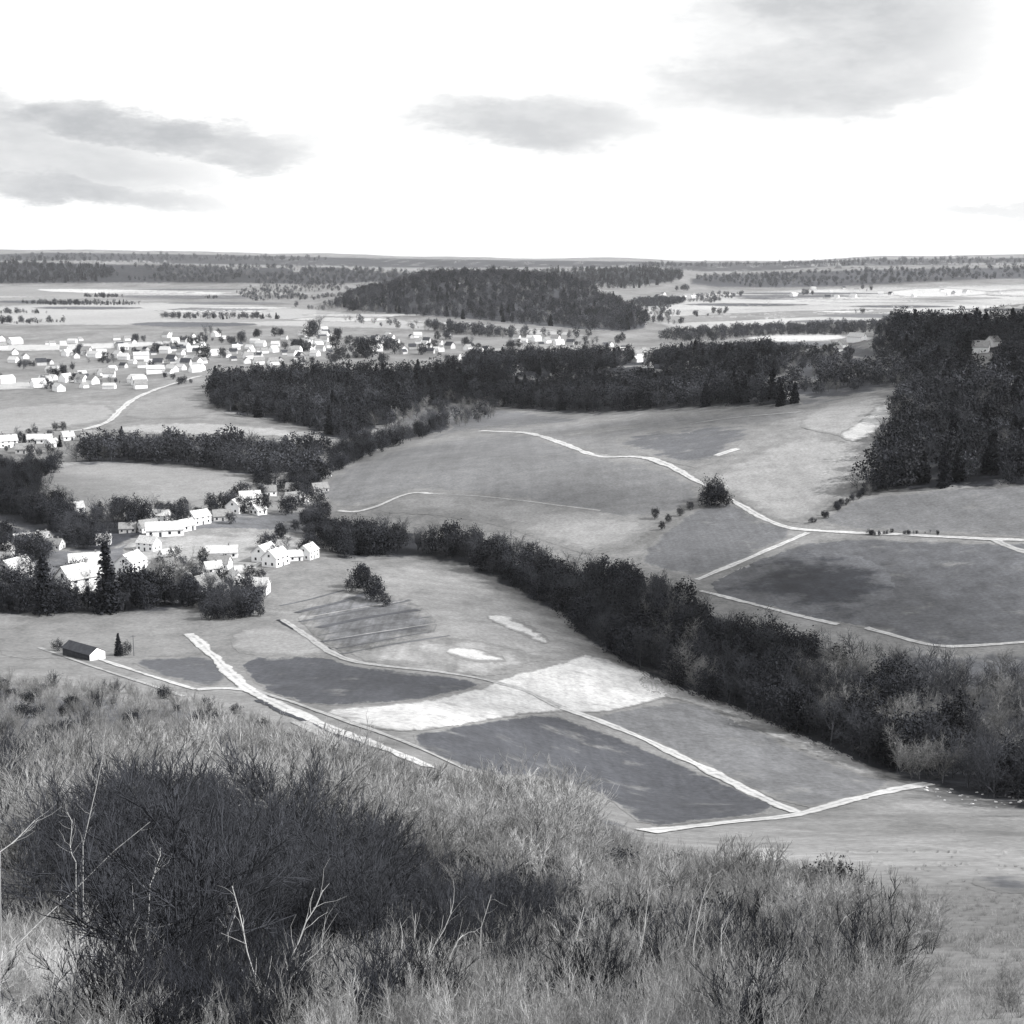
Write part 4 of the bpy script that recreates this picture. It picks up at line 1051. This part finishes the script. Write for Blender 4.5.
# ------------------------------------------------------------------ buildings
def box_v(x0, x1, y0, y1, z0, z1):
    v = [(x, y, z) for z in (z0, z1) for x, y in ((x0, y0), (x1, y0), (x1, y1), (x0, y1))]
    f = [(0, 3, 2, 1), (4, 5, 6, 7), (0, 1, 5, 4), (1, 2, 6, 5), (2, 3, 7, 6), (3, 0, 4, 7)]
    return v, f
def mesh_py(name, parts, mats, mi=None):
    V, Fc, I = [], [], []
    for k, (v, f) in enumerate(parts):
        o = len(V); V += v; Fc += [tuple(i + o for i in q) for q in f]; I += [mi[k] if mi else 0] * len(f)
    me = bpy.data.meshes.new(name); me.from_pydata(V, [], Fc); me.update()
    for m in mats: me.materials.append(m)
    me.polygons.foreach_set('material_index', I)
    return me
WALLW = plain_mat('white_render', .80, var=.06)
WALLG = plain_mat('grey_render', .42, var=.15)
ROOFP = plain_mat('pale_roof_tile', .42, var=.3, scale=1.5)
ROOFG = plain_mat('grey_roof_tile', .20, var=.2)
ROOFD = plain_mat('dark_roof_slate', .04, var=.25)
PANE = plain_mat('window_glass', .03, rough=.15, var=.1)
WOOD = plain_mat('dark_boards', .045, var=.3)

def house_meshes(L, D, H, R, wall, roof, detail=True, rooms=3):
    """gabled house, ridge along x; returns named part meshes"""
    w = [(-L/2, -D/2, -1), (L/2, -D/2, -1), (L/2, D/2, -1), (-L/2, D/2, -1), (-L/2, -D/2, H), (L/2, -D/2, H), (L/2, D/2, H), (-L/2, D/2, H), (-L/2, 0, H + R), (L/2, 0, H + R)]
    wf = [(0, 1, 5, 4), (2, 3, 7, 6), (1, 2, 6, 9, 5), (3, 0, 4, 8, 7)]
    out = {'wall': mesh_py('wall', [(w, wf)], [wall])}
    ov, th = .45, .22
    k = R / (D / 2)
    rf = []
    for s in (-1, 1):
        y0, z0 = s * (D / 2 + ov), H - ov * k + .03
        v = [(-L/2 - ov, y0, z0), (L/2 + ov, y0, z0), (L/2 + ov, 0, H + R + .03), (-L/2 - ov, 0, H + R + .03)]
        v += [(a, b, c + th) for a, b, c in v]
        f = [(0, 1, 2, 3), (7, 6, 5, 4), (4, 5, 1, 0), (5, 6, 2, 1), (7, 4, 0, 3)]
        rf.append((v, f))
    out['roof'] = mesh_py('roof', rf, [roof])
    if detail:
        cx = L * .22
        out['chimney'] = mesh_py('chimney', [box_v(cx - .35, cx + .35, -.35, .35, H + R * .55, H + R + 1.0), box_v(cx - .42, cx + .42, -.42, .42, H + R + 1.0, H + R + 1.15)], [ROOFG])
        ws = []
        for sy in (-1, 1):
            for i in range(rooms):
                for z in ([1.0, 3.6] if H > 4.5 else [1.0]):
                    x = -L/2 + L * (i + .5) / rooms
                    if sy < 0 and i == 1 and z == 1.0: continue
                    ws.append((x - .6, x + .6, sy * D/2 - .06, sy * D/2 + .06, z, z + 1.4))
        for sx in (-1, 1):
            for y in (-D * .22, D * .22): ws.append((sx * L/2 - .06, sx * L/2 + .06, y - .55, y + .55, 1.0, 2.4))
            ws.append((sx * L/2 - .06, sx * L/2 + .06, -.55, .55, H + .3, H + 1.5))
        out['window'] = [mesh_py('window', [box_v(*q)], [PANE]) for q in ws]
        x = -L/2 + L * 1.5 / rooms
        out['door'] = mesh_py('door', [box_v(x - .55, x + .55, -D/2 - .06, -D/2 + .06, 0, 2.1)], [WOOD])
    return out
def make_house(pm, name, loc, rz, sc, label, cat='house', group=None):
    e = empty(name, loc, rz, sc); tag(e, label, cat, group)
    link('wall', pm['wall'], e); r = link('roof', pm['roof'], e)
    if 'chimney' in pm: link('chimney', pm['chimney'], r)
    for m in pm.get('window', []): link('window', m, e)
    if 'door' in pm: link('door', pm['door'], e)
    return e
HK = {'white': house_meshes(12, 8.5, 4.8, 3.6, WALLW, ROOFP), 'long': house_meshes(17, 8, 3.2, 3.2, WALLW, ROOFP, rooms=4),
      'grey': house_meshes(11, 8, 3.4, 3.6, WALLW, ROOFG), 'small': house_meshes(8, 6.5, 2.9, 3.0, WALLW, ROOFP, rooms=2), 'dull': house_meshes(11, 8, 3.2, 3.4, WALLG, ROOFG)}
FK = [house_meshes(13, 9, 4.2, 4.2, WALLW, ROOFP, False), house_meshes(12, 9, 4.6, 4.4, WALLW, ROOFG, False), house_meshes(18, 9, 5, 3.6, WALLW, ROOFP, False), house_meshes(12, 9, 4.5, 4.4, WALLG, ROOFD, False)]

def cottage(px, py, kind, deg, sc, label):
    w = P(px, py)[0]
    make_house(HK[kind], 'cottage', w, math.radians(deg), sc * .93, label)
cottage(16, 578, 'white', 65, 1.0, 'white cottage at the left edge behind a dark tree')
cottage(80, 590, 'white', 50, 1.25, 'big white house between the two dark conifers')
cottage(88, 566, 'long', 20, .9, 'pale roofed house behind the big white house')
cottage(131, 571, 'white', 75, .95, 'white gabled house right of the tallest conifer')
cottage(104, 544, 'small', 10, .8, 'small white house above the tallest conifer top')
cottage(76, 512, 'small', 30, .9, 'small white house on the edge of the smooth left meadow')
cottage(165, 535, 'long', 15, 1.0, 'long white house in the middle of the upper village row')
cottage(148, 531, 'grey', 40, .8, 'grey roofed cottage left of the long white house')
cottage(128, 532, 'dull', 10, .7, 'dull low cottage at the left end of the upper village row')
cottage(186, 530, 'small', 50, .9, 'little white cottage right of the long white house')
cottage(236, 512, 'white', 80, .85, 'white tall cottage left in the cluster by the stream')
cottage(250, 505, 'white', 20, .9, 'white cottage at the back of the cluster by the stream')
cottage(258, 514, 'small', 60, .9, 'small white cottage right in the cluster by the stream')
cottage(222, 520, 'dull', 20, .8, 'dull cottage before the cluster by the stream')
cottage(222, 557, 'long', 8, .8, 'low pale house along the village green')
cottage(205, 590, 'grey', 55, .9, 'grey roofed cottage near the shed lane')
cottage(213, 573, 'small', 30, .85, 'small cottage behind the grey roofed one')
cottage(265, 560, 'white', 70, .85, 'left of the two gabled white cottages on the knoll')
cottage(276, 565, 'white', 65, .85, 'right of the two gabled white cottages on the knoll')
cottage(295, 560, 'small', 20, .75, 'tiny white cottage between the gabled pair and the round one')
cottage(308, 558, 'white', 72, .75, 'bright lone white cottage at the foot of the stream belt')
cottage(338, 551, 'small', 50, .7, 'last small cottage half hidden by the stream belt')
cottage(316, 470, 'white', 60, .95, 'bright white cottage among dark trees below the left wood')
cottage(279, 484, 'grey', 20, .9, 'grey roofed cottage in the trees right of the smooth meadow')
cottage(300, 478, 'small', 70, .9, 'small cottage on the tree lined lane under the wood')
cottage(337, 459, 'small', 40, .8, 'topmost cottage of the tree lined lane')
cottage(293, 502, 'grey', 30, .8, 'cottage in dark trees at the head of the stream belt')
for x, y, k, dg, lab in [(8,447,'white',30,'white farmhouse nearest the left edge by the hedge wood'),(40,443,'long',5,'long white farmhouse left of the hedge wood'),(52,447,'small',60,'small white barn beside the long farmhouse'),(25,453,'dull',10,'dull farm building before the farmhouses'),(68,440,'small',35,'small white farm cottage at the start of the hedge wood'),(90,440,'grey',15,'grey roofed farm cottage touching the hedge wood')]:
    cottage(x, y, k, dg, 1.0, lab)
def hamlet(x0, y0, x1, y1, n, label, group):
    kept = []
    for _ in range(n * 3):
        q = P(rng.uniform(x0, x1), rng.uniform(y0, y1))[0]
        if len(kept) >= n or any(np.hypot(*(q[:2] - a)) < 12 for a in kept): continue
        kept.append(q[:2])
        make_house(HK[['white', 'grey', 'small', 'small', 'dull'][rng.integers(0, 5)]], 'cottage', q, rng.uniform(-1.4, 1.4), rng.uniform(.55, .8), label, 'house', group)
hamlet(135, 516, 200, 530, 7, 'small roof in the upper village row by the smooth meadow', 'roofs of the upper village row')
hamlet(140, 545, 200, 585, 7, 'small roof between the tall grey tree and the village green', 'roofs beside the tall grey tree')
hamlet(200, 566, 262, 596, 6, 'small roof in the lane between the copse and the gabled pair', 'roofs in the village lane')
hamlet(0, 540, 60, 562, 5, 'small roof among trees at the left edge', 'roofs at the left edge')
hamlet(262, 470, 330, 505, 6, 'small roof among the dark trees right of the smooth meadow', 'roofs right of the smooth meadow')
def town(boxes, n, label, group, sc=1.0, minpx=3.2):
    xs, ys = [], []
    for _ in range(n):
        x0, y0, x1, y1 = boxes[rng.integers(0, len(boxes))]
        xs.append(rng.uniform(x0, x1)); ys.append(rng.uniform(y0, y1))
    w = P(xs, ys)
    kept = []
    for q in w:
        if any(np.hypot(*(q[:2] - a)) < 13 * sc for a in kept): continue
        kept.append(q[:2])
        k = [0, 0, 1, 1, 1, 2, 3, 3][rng.integers(0, 8)]
        make_house(FK[k], 'town_house', q, rng.uniform(-1.2, 1.2), sc * rng.uniform(.55, 1.0), label, 'house', group)
town([(190,338,330,364),(225,345,300,365),(300,330,330,352),(370,335,450,356)], 125, 'small pale house in the centre of the far town', 'houses of the far town centre')
town([(140,335,220,352),(60,350,200,358),(150,362,200,376),(110,358,190,372)], 60, 'small pale house in the left outskirts of the far town', 'houses in the left outskirts')
town([(0,352,120,384),(0,340,140,350)], 36, 'tiny pale house among the trees left of the far town', 'houses left of the far town')
town([(20,386,80,394),(80,378,110,394),(100,375,150,390)], 20, 'small pale house at the near end of the far town', 'houses at the near end of the town')
town([(505,338,575,346),(510,356,575,378),(450,350,510,362),(570,346,640,356)], 44, 'small pale house in the row right of the far town', 'houses right of the far town')
town([(615,348,650,366),(620,368,700,376)], 12, 'small pale house between the middle copses', 'houses between the middle copses')
town([(790,288,860,300),(830,290,1000,298),(655,294,720,300)], 26, 'tiny pale house on the far right plain', 'houses on the far right plain', 1.4)
town([(832,346,850,354),(855,338,880,342)], 4, 'small pale farm house left of the wooded hill', 'farm houses left of the wooded hill')
town([(978,346,1000,362),(1005,342,1030,352)], 4, 'pale house in a clearing of the big dark wood', 'houses in the right wood')

# the long shed with its bright end
def shed():
    w = P(84, 657)[0]
    e = empty('shed', w, math.radians(-38)); tag(e, 'long low dark shed with a bright white end wall on the grass', 'shed')
    L, D, H, R = 13., 5.2, 2.3, 1.5
    v = [(-L/2, -D/2, -1), (L/2, -D/2, -1), (L/2, D/2, -1), (-L/2, D/2, -1), (-L/2, -D/2, H), (L/2, -D/2, H), (L/2, D/2, H), (-L/2, D/2, H), (-L/2, 0, H + R), (L/2, 0, H + R)]
    link('wall', mesh_py('wall', [(v, [(0, 1, 5, 4), (2, 3, 7, 6), (3, 0, 4, 8, 7)])], [WOOD]), e)
    x = L/2
    link('end_wall', mesh_py('end_wall', [([(x, -D/2, -1), (x, D/2, -1), (x, D/2, H), (x, 0, H + R), (x, -D/2, H)], [(0, 1, 2, 3, 4)])], [WALLW]), e)
    rf = []
    for s in (-1, 1):
        k = R / (D / 2); y0 = s * (D / 2 + .3); z0 = H - .3 * k + .03
        q = [(-L/2 - .3, y0, z0), (L/2 + .05, y0, z0), (L/2 + .05, 0, H + R + .03), (-L/2 - .3, 0, H + R + .03)]
        q += [(a, b, c + .15) for a, b, c in q]
        rf.append((q, [(0, 1, 2, 3), (7, 6, 5, 4), (4, 5, 1, 0), (5, 6, 2, 1), (7, 4, 0, 3)]))
    link('roof', mesh_py('roof', rf, [ROOFD]), e)
    for yy in (-1.6, 0.2): link('door', mesh_py('door', [box_v(-2 + yy, -.6 + yy, -D/2 - .05, -D/2 + .05, 0, 2.0)], [WOOD]), e)
shed()
w = P(134, 656)[0]
e = empty('utility_pole', w); tag(e, 'thin wooden pole right of the slender conifer by the shed', 'pole')
v, f = tubes([(0, 0, -.5, 0, 0, 6.2, .11, .08)]); link('post', mesh_np('post', v, f, [M_bark]), e)
v, f = tubes([(-.7, 0, 5.8, .7, 0, 5.8, .06, .06)]); link('crossarm', mesh_np('crossarm', v, f, [M_bark]), e)

# ------------------------------------------------------------------ the air
me = mesh_py('haze', [box_v(-16000, 16000, -600, 27000, -60, 330)], [])
hz = link('haze', me); tag(hz, 'thin pale air lying over the whole valley', 'haze', kind='stuff')
m = bpy.data.materials.new('thin_air'); m.use_nodes = True; nt = m.node_tree
nt.nodes.remove(nt.nodes['Principled BSDF'])
pv = nt.nodes.new('ShaderNodeVolumePrincipled'); pv.inputs['Color'].default_value = (.93, .95, 1, 1); pv.inputs['Density'].default_value = HAZE
pv.inputs['Anisotropy'].default_value = .2
nt.links.new(pv.outputs[0], nt.nodes['Material Output'].inputs['Volume'])
me.materials.append(m)

# ------------------------------------------------------------------ sun, sky
def shade_cloud(sx, sy, rx, ry, dens, seed):  # unseen clouds added up the sun ray to shade chosen fields and woods
    import bmesh
    k = 900 / math.sin(SUN_EL)
    bm = bmesh.new(); bmesh.ops.create_icosphere(bm, subdivisions=4, radius=1)
    for v in bm.verts:
        a = math.atan2(v.co.y, v.co.x)
        f = 1 + .12 * math.sin(a * 3 + seed) + .08 * math.sin(a * 7 + seed * 2)
        v.co = (v.co.x * rx * f, v.co.y * ry * f, v.co.z * min(rx, ry) * .28 * (1 if v.co.z > 0 else .35))
    me = bpy.data.meshes.new('shade_cloud'); bm.to_mesh(me); bm.free()
    me.polygons.foreach_set('use_smooth', np.ones(len(me.polygons), bool))
    m, nt, b = new_mat('shade_cloud_veil'); N = nt.nodes.new; L = nt.links.new
    b.inputs['Base Color'].default_value = (.9, .9, .9, 1)
    tc = N('ShaderNodeTexCoord'); mp = N('ShaderNodeMapping'); mp.inputs['Scale'].default_value = (1 / rx, 1 / ry, 0); L(tc.outputs['Object'], mp.inputs[0])
    ln = N('ShaderNodeVectorMath'); ln.operation = 'LENGTH'; L(mp.outputs[0], ln.inputs[0])
    n = N('ShaderNodeTexNoise'); n.inputs['Scale'].default_value = 1 / 60.; n.inputs['Detail'].default_value = 5; L(tc.outputs['Object'], n.inputs['Vector'])
    ad = N('ShaderNodeMath'); ad.operation = 'MULTIPLY_ADD'; ad.inputs[1].default_value = -.9; L(n.outputs['Fac'], ad.inputs[0]); L(ln.outputs['Value'], ad.inputs[2])
    r = N('ShaderNodeMapRange'); r.interpolation_type = 'SMOOTHSTEP'; r.inputs['From Min'].default_value = .55; r.inputs['From Max'].default_value = -.25
    r.inputs['To Min'].default_value = 0; r.inputs['To Max'].default_value = dens
    L(ad.outputs[0], r.inputs['Value']); L(r.outputs[0], b.inputs['Alpha'])
    me.materials.append(m)
    o = link('shade_cloud', me); o.location = (sx + k * to_sun.x, sy + k * to_sun.y, 900)
    tag(o, 'thin added cloud overhead, out of the picture', 'shade_cloud', kind='structure')
SUN_EL, SUN_AZ = math.radians(38), math.radians(100)      # azimuth clockwise from the view direction
to_sun = Vector((math.cos(SUN_EL) * math.sin(SUN_AZ), math.cos(SUN_EL) * math.cos(SUN_AZ), math.sin(SUN_EL)))
for c in [(75, 455, 120, 110, .8, 1), (215, 350, 130, 80, .7, 2), (-290, 690, 110, 110, .7, 3), (60, 1230, 330, 150, .75, 4), (95, 860, 100, 85, .7, 5), (330, 980, 170, 260, .75, 6), (-10, 350, 75, 38, .4, 7), (-120, 860, 90, 60, .5, 8), (-5, 650, 90, 50, .5, 9), (-45, 60, 45, 60, .6, 10)]: shade_cloud(*c)
sl = bpy.data.lights.new('sun', 'SUN'); sl.energy = 5.0; sl.angle = math.radians(.5); sl.color = (1, .985, .96)
so = bpy.data.objects.new('sun', sl); COL.objects.link(so)
so.rotation_euler = to_sun.to_track_quat('Z', 'Y').to_euler(); so.location = (0, 0, 500)

EXPO = .5
world = bpy.data.worlds.new('World'); scene.world = world; world.use_nodes = True
nt = world.node_tree; N = nt.nodes.new; L = nt.links.new
bg = nt.nodes['Background']; bg.inputs['Strength'].default_value = .1
sky = N('ShaderNodeTexSky'); sky.sky_type = 'NISHITA'; sky.sun_disc = False
sky.sun_elevation = SUN_EL; sky.sun_rotation = SUN_AZ; sky.dust_density = 3.; sky.altitude = 200
hsv = N('ShaderNodeHueSaturation'); hsv.inputs['Saturation'].default_value = .06
L(sky.outputs[0], hsv.inputs['Color'])
def mth(op, a, b=None):
    n = N('ShaderNodeMath'); n.operation = op
    for i, q in enumerate((a, b)):
        if q is None: continue
        if isinstance(q, (int, float)): n.inputs[i].default_value = q
        else: L(q, n.inputs[i])
    return n.outputs[0]
tc = N('ShaderNodeTexCoord')
sep = N('ShaderNodeSeparateXYZ'); L(tc.outputs['Generated'], sep.inputs[0])
nz = N('ShaderNodeTexNoise'); nz.inputs['Scale'].default_value = 13; nz.inputs['Detail'].default_value = 8; nz.inputs['Roughness'].default_value = .68
mp = N('ShaderNodeMapping'); mp.inputs['Scale'].default_value = (1, 1, 3.2); L(tc.outputs['Generated'], mp.inputs[0]); L(mp.outputs[0], nz.inputs['Vector'])
sepn = N('ShaderNodeSeparateColor'); L(nz.outputs['Color'], sepn.inputs[0])
U = mth('DIVIDE', sep.outputs[0], mth('MAXIMUM', sep.outputs[1], .05))
V = mth('DIVIDE', sep.outputs[2], mth('MAXIMUM', sep.outputs[1], .05))
Uw = mth('ADD', U, mth('MULTIPLY', mth('SUBTRACT', sepn.outputs[0], .5), .10))
Vw = mth('ADD', V, mth('MULTIPLY', mth('SUBTRACT', sepn.outputs[1], .5), .045))
def uv(px, py):
    d = ray(px, py); return float(d[0] / d[1]), float(d[2] / d[1])
mask = None
#         centre px       half-size px  tilt  amount
CLOUDS = [(130, 128, 150, 20, .10, .95), (240, 150, 60, 16, .05, .8), (40, 185, 150, 15, .12, .9), (50, 158, 150, 26, .1, .72), (-20, 120, 90, 34, .2, .8),
          (535, 122, 105, 24, .05, .8), (825, 70, 150, 46, -.05, .75), (850, 0, 125, 90, .15, .85), (765, 20, 95, 75, 0, .6), (720, 98, 90, 16, 0, .5), (860, 95, 90, 20, -.1, .75), (990, 75, 60, 14, 0, .35), (1000, 210, 60, 7, 0, .45),
          (-420, 120, 200, 30, 0, .8), (1500, 100, 220, 40, 0, .8)]
for cx, cy, hx, hy, tl, am in CLOUDS:
    u0, v0 = uv(cx, cy); u1, v1 = uv(cx + 100, cy); u2, v2 = uv(cx, cy - 100)
    ax = hx / 100 * (u1 - u0); ay = hy / 100 * (v2 - v0)
    du = mth('SUBTRACT', Uw, u0); dv = mth('SUBTRACT', Vw, v0)
    dv = mth('ADD', dv, mth('MULTIPLY', du, tl))
    e = mth('ADD', mth('POWER', mth('ABSOLUTE', mth('DIVIDE', du, ax)), 2.), mth('POWER', mth('ABSOLUTE', mth('DIVIDE', dv, ay)), 2.))
    r = N('ShaderNodeMapRange'); r.interpolation_type = 'SMOOTHSTEP'
    r.inputs['From Min'].default_value = 2.4; r.inputs['From Max'].default_value = .1
    r.inputs['To Min'].default_value = 0; r.inputs['To Max'].default_value = am
    L(e, r.inputs['Value'])
    mask = r.outputs[0] if mask is None else mth('MAXIMUM', mask, r.outputs[0])
mask = mth('MULTIPLY', mask, mth('GREATER_THAN', sep.outputs[1], 0.))
det = N('ShaderNodeMapRange'); det.inputs['From Min'].default_value = .3; det.inputs['From Max'].default_value = .6
det.inputs['To Min'].default_value = .68; det.inputs['To Max'].default_value = 1.
L(nz.outputs['Fac'], det.inputs['Value'])
mask = mth('MULTIPLY', mask, det.outputs[0])
# bright thin overcast under which the grey clouds hang
lum = N('ShaderNodeMix'); lum.data_type = 'RGBA'; lum.inputs['Factor'].default_value = .7
L(hsv.outputs[0], lum.inputs['A']); lum.inputs['B'].default_value = (11., 11., 10.9, 1)
mix = N('ShaderNodeMix'); mix.data_type = 'RGBA'
L(mask, mix.inputs['Factor']); L(lum.outputs['Result'], mix.inputs['A']); mix.inputs['B'].default_value = (3.6, 3.7, 3.85, 1)
L(mix.outputs['Result'], bg.inputs['Color'])

# ------------------------------------------------------------------ camera
cam = bpy.data.cameras.new('camera'); co = bpy.data.objects.new('camera', cam); COL.objects.link(co)
cam.sensor_width = 36; cam.sensor_fit = 'HORIZONTAL'; cam.lens = 36 * FPX / W
cam.clip_start = .1; cam.clip_end = 60000
co.location = (0, 0, EYE); co.rotation_euler = (math.pi / 2 - PITCH, 0, 0)
scene.camera = co

scene.view_settings.view_transform = 'Standard'; scene.view_settings.look = 'None'
scene.view_settings.exposure = EXPO; scene.view_settings.gamma = 1; scene.view_settings.use_curve_mapping = False
scene.render.engine = 'CYCLES'
scene.cycles.max_bounces = 3; scene.cycles.diffuse_bounces = 2; scene.cycles.glossy_bounces = 1
scene.cycles.use_denoising = True
